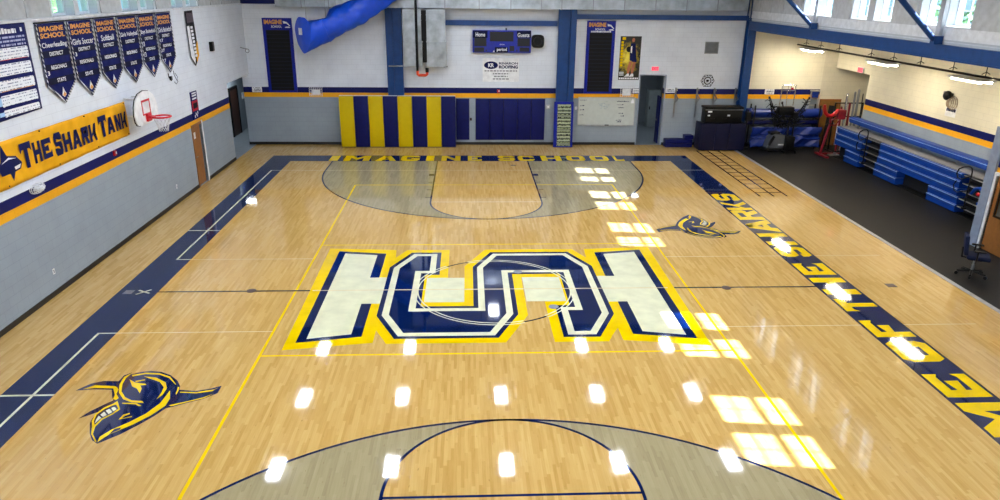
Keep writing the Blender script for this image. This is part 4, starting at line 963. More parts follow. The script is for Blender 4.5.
# wall pads
def wall_pad(x0, x1, label, y0=None):
    t = thing('wall_pad', ((x0+x1)/2, YB-.03, .22), label, 'wall pad', 'navy wall pads screwed to the back wall')
    bbox(x0+.008, x1-.008, .23, 2.03, .02, .07, .02).build('cushion', M['navy'], t, True); bbox(x0, x1, .22, 2.04, .004, .02).build('backing', M['black'], t)
wall_pad(-1.1, -.52, 'single navy wall pad beside the striped standing mats')
xs = [-.25, .37, .98, 1.59, 2.21, 2.81]; nm = ['first navy wall pad from the left in the row of five', 'second navy wall pad from the left in the row of five', 'middle navy wall pad in the row of five under the scoreboard', 'fourth navy wall pad from the left in the row of five', 'last navy wall pad of the row of five, nearest the list board']
for i in range(5): wall_pad(xs[i], xs[i+1], nm[i])
# striped standing mats in front of the left column
for i in range(8):
    x0 = -6.09+i*.622; yel = i % 2 == 0; n = ('first', 'second', 'third', 'last')[i//2]
    t = thing('standing_mat', (x0+.31, 15.55, 0), '%s %s upright mat from the left in the striped barrier under the column' % (n, 'yellow' if yel else 'navy'), 'gym mat', 'yellow and navy upright mats')
    MB().box(x0+.004, x0+.618, 15.52, 15.66, .02, 2.2, .025).build('mat_body', M['yellow' if yel else 'navy'], t, True)
    MB().box(x0+.01, x0+.612, 15.66, 15.69, .02, 2.22).build('backing_board', M['white'], t)
    MB().box(x0+.004, x0+.618, 15.515, 15.69, 0, .02).build('foot_strip', M['black'], t)
# brackets right of the doorway
BL = ['grey fold-down wall bracket nearest the doorway', 'grey fold-down wall bracket second from the doorway', 'grey fold-down wall bracket above the left end of the black case', 'grey fold-down wall bracket beside the blue corner post']
for i, (x, zb) in enumerate(((8.57, 1.25), (9.53, 1.25), (10.3, 1.7), (11.25, 1.75))):
    t = thing('wall_bracket', (x, YB-.05, zb), BL[i], 'bracket', 'grey fold-down brackets on the stripes')
    bbox(x-.03, x+.03, zb, 2.55, .004, .05).build('upright', M['steel'], t)
    MB().tube([bw(x, 2.3, .05), bw(x+.05, 2.1, .32), bw(x+.03, 1.95, .06)], .022, 8).build('folding_arm', M['steel'], t)
    MB().tube([bw(x-.02, 2.5, .05), bw(x+.02, 2.5, .12), bw(x+.05, 2.42, .12)], .02, 8).build('latch', M['chrome'], t)
t = thing('wall_emblem', (9.95, YB-.01, 2.58), 'black round seal outlined by a hexagon on the white wall', 'emblem')
def hexring(R, w): return [[(9.95+r*math.cos(PI*k/3+(0)), 2.85+r*.95*math.sin(PI*k/3)) for r, k in ((R, i), (R, i+1), (R-w, i+1), (R-w, i))] for i in range(6)]
q = MB()
for P in hexring(.31, .025): bprism(q, P, .006, .004)
for k in range(24):
    if k % 2 == 0:
        a, b = 2*PI*k/24, 2*PI*(k+1)/24; bprism(q, [(9.95+r*math.cos(t_), 2.85+r*math.sin(t_)) for r, t_ in ((.21, a), (.21, b), (.25, b), (.25, a))], .006, .004)
q.build('hexagon_outline', M['blackink'], t)
q = MB().ring(bw(9.95, 2.85, .008), (1, 0, 0), (0, 0, 1), .15, .022, 28, 4); bprism(q, [(9.95+.07*math.cos(2*PI*i/14)*(1 if i % 2 else .55), 2.85+.07*math.sin(2*PI*i/14)*(1 if i % 2 else .55)) for i in range(14)], .006, .004); q.build('seal_ring', M['blackink'], t)
t = thing('wall_vent', (9.96, YB-.02, 4.0), 'square grey louvred vent high on the back wall', 'vent')
m = MB()
for a, b, c, d in ((9.67, 9.71, 4.0, 4.5), (10.22, 10.26, 4.0, 4.5), (9.71, 10.22, 4.46, 4.5), (9.71, 10.22, 4.0, 4.04)): m.box(a, b, YB-.04, YB-.004, c, d)
m.build('vent_frame', M['ventgrey'], t)
m = MB()
for i in range(8): z = 4.07+i*.05; m.obox(bw(9.965, z, .02), (1, 0, 0), (0, 1, -.8), (0, .8, 1), .255, .02, .004)
m.build('louvre_blades', M['ventgrey'], t); bbox(9.7, 10.23, 4.02, 4.48, .003, .006).build('dark_back', M['greyink'], t)
# ================================================================ overhead: duct, drop duct, pipe, blue fabric duct
t = thing('air_duct', (1.4, 15.7, 5.76), 'long galvanised air duct running along the top of the back wall', 'duct')
MB().box(-8.35, 11.1, 15.42, 15.76, 5.78, 6.5).build('duct_body', M['galv'], t)
for x in (-7.3, -6.2, -5.0, -3.9, -2.6, -1.5, -.1, 1.2, 2.46, 3.3, 4.6, 5.9, 7.2, 8.5, 9.8): MB().box(x-.02, x+.02, 15.4, 15.78, 5.755, 6.52).build('duct_seam', M['steel'], t)
m = MB()
for x in (-8.0, -4.3, 0, 4.3, 8.6): m.tube([(x, 15.59, 6.5), (x, 15.59, 9)], .012, 6)
m.build('hanger_rod', M['steel'], t)
t = thing('drop_duct', (-2.36, 15.6, 3.43), 'pair of galvanised duct boxes hanging on the back wall by the left column', 'duct')
for x0, x1 in ((-3.25, -2.5), (-2.28, -1.5)):
    m = MB().box(x0, x1, 15.45, 15.85, 4.44, 5.74).box(x0+.0, x1+.03, 15.43, 15.87, 3.44, 4.46).box(x0-.01, x1+.01, 15.435, 15.865, 5.28, 5.31).box(x0-.01, x1+.01, 15.435, 15.865, 5.5, 5.53).box(x0-.02, x1+.05, 15.41, 15.89, 4.43, 4.47)
    m.build('duct_box', M['galv'], t)
MB().box(-2.5, -2.28, 15.6, 15.7, 3.6, 5.7).build('gap_shade', M['void'], t)  # black box between the ducts, the gap's shade put in as colour
MB().tube([(-3.9, 15.5, 3.46), (-3.2, 15.5, 3.46)], .025).tube([(-1.6, 15.45, 3.44), (-1.42, 15.45, 3.46)], .03).build('support_bar', M['steel'], t)
t = thing('gas_pipe', (-2.5, 15.2, 3.1), 'black vertical pipe with an orange elbow in front of the drop duct', 'pipe')
MB().tube([(-2.68, 15.25, 8.99), (-2.68, 15.25, 3.26)], .055, 10).build('pipe', M['black'], t, True)
MB().tube([(-2.68, 15.25, 3.3), (-2.68, 15.25, 3.16), (-2.62, 15.25, 3.12), (-2.34, 15.25, 3.12), (-2.28, 15.25, 3.16), (-2.28, 15.25, 3.24)], .06, 10).build('elbow', M['orange'], t, True)
MB().cyl((-2.28, 15.25, 3.24), (-2.28, 15.25, 3.42), .07, n=12).build('valve', M['black'], t, True)

t = thing('fabric_duct', (-6, 14.6, 4.0), 'bright blue fabric duct with a pointed end cap hanging high on the left', 'fabric duct')
A = Vector((-7.12, 14.45, 4.83)); B = Vector((-4.93, 14.75, 5.69)); Cc = Vector((-2.3, 14.4, 7.38)); A2 = Vector((-6.22, 14.6, 5.12))
rings = []; N = 90; n = 48
for i in range(N+1):
    s = i/N
    if s < .2: c = A.lerp(A2, s/.2)
    elif s < .48: c = A2.lerp(B, (s-.2)/.28)
    else: c = B.lerp(Cc, (s-.48)/.52)
    e = min(1, max(0, (s-.3)/.3)); d = (B-A).normalized().lerp((Cc-B).normalized(), e).normalized()
    side = d.cross(Vector((0, 0, 1))).normalized(); upv = side.cross(d).normalized()
    q = max(0, 1-s/.22); side = side.lerp(Vector((.66, -.75, 0)), q*q).normalized(); upv = upv.lerp(Vector((0, 0, 1)), q).normalized()
    R = (.6-.16*min(1, s*1.5))+.1*q; ring = []
    for k in range(n):
        a = 2*PI*k/n
        w3 = abs(math.sin(s*33+1.4*math.sin(a*2+.6)+.5*math.sin(5*a)))**.6; r = R*(.98+.04*math.sin(3*a+s*9)+(.085*w3-.05)*(1 if s > .18 else .3)+.02*math.sin(7*a-s*30))
        zz = math.sin(a)*r*(1.0 if math.sin(a) < 0 else .92); 
        if math.sin(a) > .55 and s < .28: zz -= .42*math.sin(PI*s/.28)*(math.sin(a)-.55)/.45
        if math.sin(a) < -.8: zz -= .06*(-.8-math.sin(a))/.2
        ring.append(c+side*math.cos(a)*r*.88+upv*zz)
    rings.append(ring)
MB().loft(rings, True, False).build('duct_sleeve', M['tarp'], t, True)
cap = rings[0]; d0 = (B-A).normalized(); ctr = A+Vector((-.06, -.06, 0))
m = MB(); cv = m.bm.verts.new(ctr); vv = [m.bm.verts.new(p) for p in cap]
for k in range(n): m.bm.faces.new((cv, vv[k], vv[(k+1) % n]))
m.build('end_cap', M['tarp'], t)
sd = Vector((.66, -.75, 0)); u0 = Vector((0, 0, 1)); d0 = Vector((.75, .66, 0))
MB().obox(ctr-d0*.03+sd*.02+u0*.06, sd, u0, d0, .13, .13, .006).build('paper_label', M['paper'], t)
m = MB()
m.tube([rings[4][12]+Vector((0, 0, -.05)), (rings[4][12].x-.02, 14.6, 9)], .014, 6)
m.tube([rings[20][12], (rings[20][12].x, rings[20][12].y, 9)], .014, 6)
m.tube([rings[30][12], (rings[30][12].x, rings[30][12].y, 9)], .014, 6)
m.build('hanging_chain', M['steel'], t)
m = MB(); m.tube([p for p in rings[17]], .016, 6, True); m.build('hem_band', M['tarp'], t, True)

# high-bay lamps of the hall: seen only mirrored in the floor
def highbay(x, y):
    t = thing('high_bay_lamp', (x, y, 7.2), 'white high-bay lamp under the hall ceiling, mirrored in the polished floor', 'ceiling lamp', 'high-bay lamps under the hall ceiling')
    MB().box(x-.24, x+.24, y-.52, y+.52, 7.24, 7.32, .015).build('housing', M['lamph'], t)
    m = MB()
    for i in range(4): m.box(x-.2+i*.105, x-.2+i*.105+.085, y-.48, y+.48, 7.22, 7.238)
    m.build('diffuser', M['lampw'], t)
    MB().tube([(x, y-.4, 7.32), (x, y-.4, 8.995)], .006, 5).tube([(x, y+.4, 7.32), (x, y+.4, 8.995)], .006, 5).build('suspension_wire', M['steel'], t)
    return t
LX = [-6.5, -3.0, .55, 4.05, 7.6]; LY = [14.1, 10.65, 6.95, 3.0, -.9, -4.8, -8.7, -12.6]
spots = [(.55, 14.1)]+[(x, y) for y in LY[1:] for x in LX if (x, y) != (.55, 10.65)]
first = highbay(*spots[0])
for x, y in spots[1:]: dup(first, (x, y, 7.2))

# ================================================================ alcove
# warm tube lights under the alcove ceiling, hung from a dark track
t = thing('lighting_track', (13.7, 5, 4.4), 'thin black track carrying the warm tube lights over the bleachers', 'track')
MB().tube([(13.7, 16.0, 4.42), (13.7, 1.2, 4.42)], .035, 8).build('track', M['black'], t)
m = MB()
for y in (15.2, 13.9, 12.4, 10.1, 8.7, 7.2, 5.6, 4.2, 2.6): m.tube([(13.7, y, 4.44), (13.7, y, 5.05)], .012, 6).tube([(13.58, y, 4.5), (13.7, y, 4.56), (13.82, y, 4.5)], .012, 5)
m.build('hanger', M['black'], t)
AL = ['warm tube light at the far end of the alcove', 'warm tube light in the middle of the alcove ceiling', 'warm tube light nearest the right edge, over the bleachers', 'warm tube light out of frame on the right, mirrored in the lettered band']
for i, y in enumerate((14.55, 9.25, 4.7, -.5)):
    t = thing('tube_light', (13.65, y, 4.26), AL[i], 'ceiling light', 'warm tube lights in the alcove')
    MB().box(13.4, 13.95, y-.66, y+.66, 4.31, 4.36, .01).build('housing', M['lamph'], t)
    MB().tube([(13.53, y-.62, 4.28), (13.53, y+.62, 4.28)], .03, 10).tube([(13.82, y-.62, 4.28), (13.82, y+.62, 4.28)], .03, 10).box(13.62, 13.73, y-.6, y+.6, 4.285, 4.309).build('tubes', M['lampy'], t)

# navy padded boxes with the black case on top
t = thing('padded_box', (10.4, 15.1, 0), 'dark navy padded box standing under the black case by the corner post', 'padded box')
MB().box(9.53, 11.36, 14.86, 15.55, .03, 1.17, .02).build('frame', M['black'], t)
xs = [9.5, 10.1, 10.72, 11.4]
for i in range(3): MB().box(xs[i]+.006, xs[i+1]-.006, 14.78, 14.855, .03, 1.2, .025).build('pad', M['navyd'], t, True)
MB().box(9.45, 9.525, 14.8, 15.55, .03, 1.2, .02).build('pad', M['navyd'], t, True); MB().box(11.365, 11.44, 14.8, 15.55, .03, 1.2, .02).build('pad', M['navyd'], t, True)
MB().box(9.6, 9.75, 14.9, 15.05, 0, .03).box(11.15, 11.3, 14.9, 15.05, 0, .03).box(9.6, 9.75, 15.35, 15.5, 0, .03).box(11.15, 11.3, 15.35, 15.5, 0, .03).build('foot', M['black'], t)
t = thing('equipment_case', (10.4, 15.1, 1.18), 'black equipment case lying on the dark navy padded box', 'case')
MB().box(9.62, 11.24, 14.9, 15.45, 1.205, 1.78, .03).build('case_body', M['black'], t, True)
MB().box(9.58, 11.28, 14.88, 15.48, 1.8, 1.9, .03).build('case_lid', M['black'], t, True)
MB().box(9.6, 11.26, 14.885, 14.9, 1.76, 1.785).build('lid_edge', M['steel'], t)
MB().box(9.72, 9.9, 14.89, 14.9, 1.66, 1.73).box(9.72, 9.82, 14.89, 14.9, 1.5, 1.56).box(10.58, 10.7, 14.89, 14.9, 1.5, 1.57).build('sticker', M['paper'], t)
m = MB()
for x in (9.95, 10.45, 11.0): m.tube([(x-.09, 14.9, 1.42), (x-.09, 14.86, 1.4), (x+.09, 14.86, 1.4), (x+.09, 14.9, 1.42)], .012, 6)
m.build('case_handle', M['blackm'], t)
t = thing('folded_mat', (8.8, 15.8, 0), 'low navy folded mat on the floor against the back wall, longer lower one', 'gym mat'); MB().box(8.2, 9.4, 15.56, 16.03, 0, .17, .03).build('lower_fold', M['navy'], t, True); MB().box(8.2, 9.4, 15.57, 16.03, .175, .34, .03).build('upper_fold', M['navy'], t, True)
t = thing('folded_mat', (9.25, 15.85, .345), 'short navy mat on top of the low folded mat, beside the padded box', 'gym mat'); MB().box(9.06, 9.44, 15.62, 16.03, .345, .52, .03).build('mat_block', M['navy'], t, True)
# small trolley parts between case and mat rack
t = thing('ball_pump_stand', (11.55, 15.2, 0), 'small black wheeled stand between the black case and the blue mats', 'stand')
MB().tube([(11.6, 15.2, .06), (11.6, 15.2, 1.75)], .025, 8).tube([(11.6, 15.2, 1.75), (11.7, 15.15, 1.85), (11.8, 15.15, 1.7)], .02, 8).build('post', M['blackm'], t)
MB().box(11.5, 11.72, 15.1, 15.3, 1.25, 1.65, .03).build('box', M['black'], t); MB().box(11.46, 11.76, 15.05, 15.35, .02, .07, .015).build('base', M['black'], t)

# rack with rolled blue mats
t = thing('mat_rack', (13.35, 15.6, 0), 'black steel rack holding the rolled blue mats in the alcove', 'rack')
for x in (11.95, 14.85):
    m = MB()
    for y in (15.35, 15.85): m.box(x-.025, x+.025, y-.025, y+.025, .08, 1.9)
    for z in (.16, 1.0, 1.3): m.box(x-.02, x+.02, 15.35, 15.85, z-.02, z+.02)
    m.build('upright', M['blackm'], t)
m = MB()
for z in (.16, 1.0, 1.3):
    for y in (15.37, 15.83): m.box(11.95, 14.85, y-.02, y+.02, z-.02, z+.02)
m.build('rail', M['blackm'], t)
m = MB()
for x in (11.95, 14.85):
    for y in (15.35, 15.85): m.cyl((x-.02, y, .045), (x+.02, y, .045), .045, n=14)
m.build('caster', M['black'], t)
def roll(x0, x1, z, r, label, mat, sag=.0):
    t = thing('rolled_mat', ((x0+x1)/2, 15.6, z-r), label, 'gym mat', 'blue mats on the rack')
    rings = []
    for i in range(25):
        s = i/24; x = x0+(x1-x0)*s; rings.append([(x, 15.6+r*1.05*math.cos(a)*(1+.03*math.sin(9*s+a*2)), z+r*math.sin(a)*(1+.05*math.sin(13*s+a))-sag*math.sin(PI*s)) for a in [2*PI*k/24 for k in range(24)]])
    MB().loft(rings).build('roll', M[mat], t, True)
    for xe, sg in ((x0, -1), (x1, 1)):
        pts = [(xe+sg*.004, 15.6+r*.9*(k/60)*math.cos(k*.5), z+r*.9*(k/60)*math.sin(k*.5)) for k in range(6, 61)]
        MB().tube(pts, .01, 5).build('roll_end', M['navyd'], t)
roll(11.7, 15.0, 1.53, .2, 'uppermost rolled blue mat on the rack, the thickest one', 'bluemat')
roll(11.75, 14.95, 1.12, .1, 'thin dark navy roll under the top blue mat on the rack', 'navy')
t = thing('draped_mat', (13.35, 15.3, .1), 'wide blue sheet mat draped over the front of the rack below the rolls', 'gym mat', 'blue mats on the rack')
rings = []
for j in range(15):
    z = 1.0-.88*j/14; rings.append([(11.82+3.1*i/40, 15.12-.06*math.sin(j*.5+i*.35)-.03*math.sin(i*1.1+j)+(.08 if j in (6, 7) else 0), z+.02*math.sin(i*.4)*(j/14)) for i in range(41)])
m = MB(); R = [[m.bm.verts.new(p) for p in r] for r in rings]
for j in range(14):
    for i in range(40): m.bm.faces.new((R[j][i], R[j][i+1], R[j+1][i+1], R[j+1][i]))
thick(m.build('draped_sheet', M['bluemat'], t, True), .03)
MB().tube([(11.85, 15.1, .52), (14.9, 15.1, .5)], .05, 10).build('rolled_hem', M['bluemat'], t, True)

# ball-return shooting machine with a black net
t = thing('shooting_machine', (13.3, 14.6, 0), 'black basketball shooting machine with spread net arms in front of the blue mats', 'shooting machine')
m = MB()
for x in (13.05, 13.55): m.box(x-.03, x+.03, 14.3, 14.95, .07, .12)
m.box(13.05, 13.55, 14.58, 14.66, .07, .13); m.build('base_frame', M['blackm'], t)
m = MB()
for x in (13.05, 13.55):
    for y in (14.32, 14.93): m.cyl((x-.025, y, .05), (x+.025, y, .05), .05, n=14)
m.build('caster', M['black'], t)
MB().box(13.12, 13.5, 14.42, 14.8, .13, .72, .03).build('ball_hopper', M['black'], t, True)
MB().tube([(13.2, 14.6, .7), (13.2, 14.6, 1.55)], .04, 10).tube([(13.42, 14.6, .7), (13.42, 14.6, 1.55)], .04, 10).build('mast', M['blackm'], t, True)
MB().box(12.62, 13.28, 14.42, 14.78, 1.62, 1.98, .06).build('motor_housing', M['black'], t, True); MB().box(13.3, 13.5, 14.45, 14.75, 1.5, 1.75, .03).build('control_box', M['black'], t)
for x0, x1, zt in ((12.72, 12.12, 2.42), (13.3, 13.84, 2.4), (12.95, 12.7, 2.2)):
    MB().tube([(x0, 14.55, 1.45), ((x0+x1)/2, 14.5, 1.86), (x1, 14.45, zt)], [.035, .03, .022], 8).box(x1-.03, x1+.03, 14.42, 14.48, zt-.1, zt).build('net_arm', M['blackm'], t, True)
for sx, xw in ((-1, 12.12), (1, 13.84)):
    MB().tube([(12.95, 14.6, 1.3), ((12.95+xw)/2, 14.5, 1.2), (xw, 14.45, 1.34)], .02, 6).build('lower_arm', M['blackm'], t)
m = MB(); rnd = random.Random(4)
def netp(u, v):
    xt = 12.12+1.72*u; zt = 2.35-.75*math.sin(PI*u)**.7; xb = 12.45+1.1*u; zb = 1.12+.1*math.cos(PI*2*u)
    return Vector((xt+(xb-xt)*v, 14.46+.25*math.sin(PI*u)*v, zt+(zb-zt)*v))
for i in range(19): m.tube([netp(i/18, j/10) for j in range(11)], .008, 4)
for j in range(11): m.tube([netp(i/18, j/10) for i in range(19)], .008, 4)
for i in range(150):
    u, v = rnd.random(), rnd.random(); p = netp(u, v); q = p+Vector((rnd.uniform(-.25, .25), rnd.uniform(-.15, .15), rnd.uniform(-.2, .25))); m.tube([p, (p+q)/2+Vector((0, 0, .05)), q], .014, 4)
m.build('net', M['mesh'], t)
m = MB().tube([(12.7, 14.7, 2.0), (12.72, 14.7, 2.86), (13.3, 14.7, 2.86), (13.3, 14.7, 2.0)], .022, 8).tube([(12.75, 14.7, 2.62), (13.28, 14.7, 2.62)], .014, 6).tube([(12.98, 14.7, 2.86), (12.98, 14.7, 2.6), (13.1, 14.72, 2.56), (13.1, 14.7, 2.86)], .012, 6).tube([(13.0, 14.7, 2.0), (12.96, 14.7, 2.6)], .014, 6)
m.build('chrome_frame', M['chrome'], t, True)
MB().box(13.1, 13.2, 14.66, 14.7, 2.68, 2.76).build('red_tab', M['red'], t)

# floor scrubber
t = thing('floor_scrubber', (12.8, 14.9, 0), 'grey wheeled floor scrubber with a black hood in front of the blue mats', 'floor scrubber')
prof = [(12.36, .16), (13.2, .16), (13.2, .66), (13.08, .76), (12.72, .8), (12.6, .74), (12.46, .5)]
m = MB().prism(prof, (0, 14.62, 0), (1, 0, 0), (0, 0, 1), (0, 1, 0), .52)
o = m.build('tank', plain('grey_scrubber_plastic', '#55595d', .4), t, True)
b = o.modifiers.new('b', 'BEVEL'); b.width = .04; b.segments = 3; b.limit_method = 'ANGLE'
MB().obox((12.72, 14.88, .8), (1, 0, .1), (0, 1, 0), (-.1, 0, 1), .2, .2, .05, .03).build('hood', M['black'], t)
MB().obox((12.55, 14.61, .5), (.5, 0, 1), (0, 1, 0), (1, 0, -.5), .22, .012, .06, .01).build('side_panel', M['black'], t); MB().box(12.86, 13.1, 14.605, 14.62, .3, .36).build('badge', M['paper'], t)
MB().box(12.28, 13.26, 14.58, 15.18, .06, .16, .03).build('brush_deck', M['blackm'], t); 
m = MB()
for x in (12.5, 13.1):
    for y in (14.64, 15.12): m.cyl((x, y-.03, .07), (x, y+.03, .07), .07, n=16)
m.build('wheel', M['black'], t)
MB().tube([(13.2, 14.7, .6), (13.36, 14.7, .86), (13.36, 15.05, .86), (13.2, 15.05, .6)], .018, 8).build('handle', M['black'], t, True)

# stepladder at the right end of the mat rack
t = thing('stepladder', (14.8, 15.97, 0), 'folded aluminium stepladder with a blue top standing behind the blue mats', 'ladder')
LC = 14.8
for sg in (-1, 1): MB().tube([(LC+sg*.32, 15.95, 0), (LC+sg*.15, 15.99, 2.42)], .028, 8).build('side_rail', M['alu'], t)
for i in range(7): z = .3+i*.3; w = .3-.022*i; MB().box(LC-w, LC+w, 15.93, 16.01, z, z+.035).build('step', M['alu'], t)
MB().box(LC-.2, LC+.2, 15.88, 16.06, 2.42, 2.48, .02).build('top_cap', M['alu'], t); MB().box(LC-.14, LC+.14, 15.9, 15.93, 2.16, 2.42).build('top_plate', M['bluemat'], t)

# crimson folded referee stand
t = thing('referee_stand', (14.5, 13.9, 0), 'crimson folded steel stand with a curved padded arm and T-shaped base', 'stand')
MB().box(14.42, 14.58, 13.4, 14.4, .0, .07, .02).box(14.5, 15.55, 14.16, 14.28, 0, .06, .02).build('base', M['darkred'], t)
MB().tube([(14.5, 14.05, .06), (14.6, 14.0, .8), (14.68, 13.95, 1.45)], .05, 10).build('post', M['darkred'], t, True)
m = MB(); pts = [(14.28+.0, 13.9, 2.16), (14.3, 13.9, 1.98), (14.36, 13.9, 1.82), (14.48, 13.9, 1.72), (14.62, 13.9, 1.7), (14.74, 13.9, 1.76), (14.84, 13.9, 1.88), (14.88, 13.9, 1.98)]
m.tube(pts, [.06, .075, .08, .08, .08, .08, .075, .06], 12); m.build('curved_pad', M['red'], t, True)
MB().box(14.9, 15.22, 13.8, 14.05, 1.56, 1.96, .04).build('winch_box', M['darkred'], t, True)
MB().tube([(14.66, 13.95, 1.45), (14.66, 13.93, 1.72)], .05, 8).tube([(14.66, 13.95, 1.5), (15.0, 13.92, 1.62)], .035, 8).tube([(14.66, 13.93, 1.3), (14.9, 13.93, 1.3), (15.05, 13.93, 1.56)], .025, 8).build('brace', M['darkred'], t, True)
MB().tube([(14.7, 13.9, 1.36), (14.5, 13.86, 1.4), (14.44, 13.86, 1.34)], .02, 6).build('crank', M['blackm'], t)
t = thing('base_plate', (15.2, 13.9, 0), 'flat grey steel plate on the floor behind the crimson stand', 'plate')
MB().box(14.85, 15.3, 13.84, 14.12, 0, .05, .015).build('plate', M['steel'], t); MB().cyl((15.1, 13.98, .05), (15.1, 13.98, .12), .06, n=14).build('socket', M['steel'], t)

# rack of net posts by the recess
t = thing('post_rack', (15.9, 14.9, 0), 'black rail rack holding steel and crimson net posts by the alcove recess', 'rack')
m = MB()
for z in (1.5, 2.08): m.box(15.25, 16.5, 14.9, 14.94, z-.025, z+.025)
m.build('rail', M['blackm'], t)
for x in (15.27, 15.9, 16.48): MB().box(x-.025, x+.025, 14.9, 14.95, .05, 2.1).build('upright', M['blackm'], t)
for x in (15.27, 16.48): MB().box(x-.03, x+.03, 14.5, 15.2, 0, .05).build('foot', M['blackm'], t)
PL = ['pale steel net post leaning first on the black rail rack', 'pale steel net post leaning second on the black rail rack', 'dark grey net post standing tallest on the rail rack', 'crimson net post leaning on the black rail rack', 'second crimson net post on the rail rack, nearer the crimson stand', 'thin black pole at the right end of the rail rack']
for i, (x, zt, r, mt) in enumerate(((15.68, 2.5, .05, 'chrome'), (16.01, 2.58, .045, 'steel'), (16.16, 2.68, .05, 'steel'), (15.855, 2.1, .045, 'darkred'), (15.52, 1.95, .045, 'darkred'), (16.36, 2.5, .02, 'blackm'))):
    t = thing('net_post', (x, 14.7, 0), PL[i], 'net post', 'net posts on the rail rack')
    MB().tube([(x-.03, 14.66, .04), (x, 14.835, zt-.1), (x, 14.84, zt-.04), (x, 14.84, zt)], [r, r, r, r*.5], 10).build('pole', M[mt], t, True)
    MB().cyl((x-.03, 14.66, 0), (x-.03, 14.66, .04), r*1.5, n=14).build('foot_cap', M['black'], t)
t = thing('leaning_panel', (15.6, 15.9, 0), 'narrow black panel leaning against the oak door in the alcove', 'panel')
e1, e2 = Vector((15.5, 15.82, .02)), Vector((15.7, 16.02, 1.8)); vv = (e2-e1).normalized(); uu = Vector((1, 0, -.115)).normalized(); ww = uu.cross(vv)
MB().obox((e1+e2)/2, uu, vv, ww, .125, .9, .015, .004).build('panel_board', M['void'], t); MB().obox(e1+vv*.02, uu, vv, ww, .125, .02, .018).build('edge_strip', M['blackm'], t)
t = thing('grey_locker', (8.8, 20.6, 0), 'pale grey tall locker inside the corridor behind the grey doorway', 'locker')
MB().box(8.5, 9.1, 20.4, 20.9, 0, 1.85, .01).build('body', M['hatch'], t); MB().box(8.52, 9.08, 20.38, 20.398, .05, 1.82).build('door', M['hatch'], t); MB().box(8.56, 8.6, 20.35, 20.38, .9, 1.05).build('handle', M['black'], t)

# ---------------------------------------------------------------- telescopic bleachers
t = thing('bleachers', (15.2, 9.2, 0), 'long blue telescopic bleachers folded against the alcove wall', 'bleachers')
BXF = 14.9; H = .25; spans = {}
def row(z0, a, b, dx): 
    m = MB(); x = BXF+dx
    prof = [(x+.0, z0+.012), (x+.3, z0+.012), (x+.3, z0+H-.004), (x+.012, z0+H-.004), (x-.022, z0+H-.03), (x-.022, z0+H-.07), (x, z0+H-.1)]
    m.prism(prof, (0, a, 0), (1, 0, 0), (0, 0, 1), (0, 1, 0), b-a)
    m.build('seat_module', M['bleach'], t)
    MB().box(x-.032, x-.022, a+.01, b-.01, z0+H-.035, z0+H-.014).build('seat_edge', M['rowedge'], t)
for i in range(5):
    z = .03+i*H; dx = .012*i
    row(z, 11.72 if i != 4 else 11.6, 12.82 if i < 2 else 13.8, dx)
    if i < 2: row(z, 9.08, 10.55, dx); row(z, 5.74, 7.24, dx)
    else: row(z, 5.84, 10.5, dx)
for a, b in ((10.56, 11.7), (4.55, 5.72)):
    for i in range(5):
        z = .06+i*H
        MB().box(BXF+.03, BXF+.36, a+.01, b-.01, z+.16, z+.2).build('aisle_tread', M['tread'], t)
        MB().box(BXF+.02, BXF+.035, a+.01, b-.01, z+.17, z+.2).build('tread_edge', M['alu'], t)
MB().box(BXF+.32, 15.62, 4.55, 13.8, .04, 1.22).build('understructure', M['void'], t)
MB().box(BXF+.1, 15.6, 4.55, 13.8, 1.285, 1.31).build('top_deck', M['deck'], t)
prof = [(15.28, 1.5), (15.56, 1.5), (15.56, 1.72), (15.32, 1.72), (15.26, 1.68), (15.26, 1.6)]
MB().prism(prof, (0, 4.5, 0), (1, 0, 0), (0, 0, 1), (0, 1, 0), 9.1).build('top_seat', M['bleach'], t)
MB().box(15.25, 15.258, 4.5, 13.6, 1.655, 1.672).build('seat_edge', M['rowedge'], t)
for y in (4.9, 6.9, 8.9, 10.9, 13.2): MB().box(15.44, 15.5, y-.02, y+.02, 1.31, 1.5).build('seat_support', M['ventgrey'], t)
MB().box(BXF+.02, BXF+.4, 13.8, 13.83, .5, 1.28).build('end_panel', M['paper'], t)
m = MB()
for y in (12.1, 10.0, 9.3, 7.0, 6.0): m.cyl((BXF+.12, y-.03, .03), (BXF+.12, y+.03, .03), .03, n=12)
m.box(BXF+.06, 15.5, 4.55, 13.75, .0, .02); m.build('wheel_track', M['black'], t)
for yc, yb in ((11.45, 11.7), (5.45, 5.72)):
    x = BXF-.02
    m = MB().tube([(x, yc-.1, .3), (x, yc-.1, 1.44), (x, yc-.06, 1.54), (x, yc+.04, 1.58), (x, yc+.3, 1.52), (x, yc+.5, 1.4), (x, yc+.56, 1.24), (x, yc+.46, 1.12), (x, yc+.3, 1.12), (x, yc-.08, 1.3)], .022, 10)
    m.tube([(x, yc+.5, 1.02), (x, yc+.58, .86), (x, yc+.5, .7), (x, yc+.36, .68), (x, yc-.1, .86)], .018, 8).box(x-.04, x+.06, yc-.15, yc-.05, .26, .31)
    m.build('handrail', M['blackm'], t, True)
t = thing('aisle_guard', (14.9, 4.75, 0), 'curved blue and red padded bar at the near end of the bleachers', 'guard')
MB().tube([(14.84, 5.12, .82), (14.84, 5.0, 1.0), (14.84, 4.8, 1.08), (14.84, 4.62, 1.0), (14.84, 4.56, .84), (14.84, 4.62, .7), (14.84, 4.76, .6)], .05, 10).build('padded_arc', M['bleach'], t, True)
MB().sphere((14.84, 4.82, .88), .05, .1, .06).build('red_end', M['red'], t, True); MB().tube([(14.84, 4.76, .62), (14.84, 4.62, .02)], .022, 8).cyl((14.84, 4.62, 0), (14.84, 4.62, .03), .07, n=14).build('post', M['steel'], t)

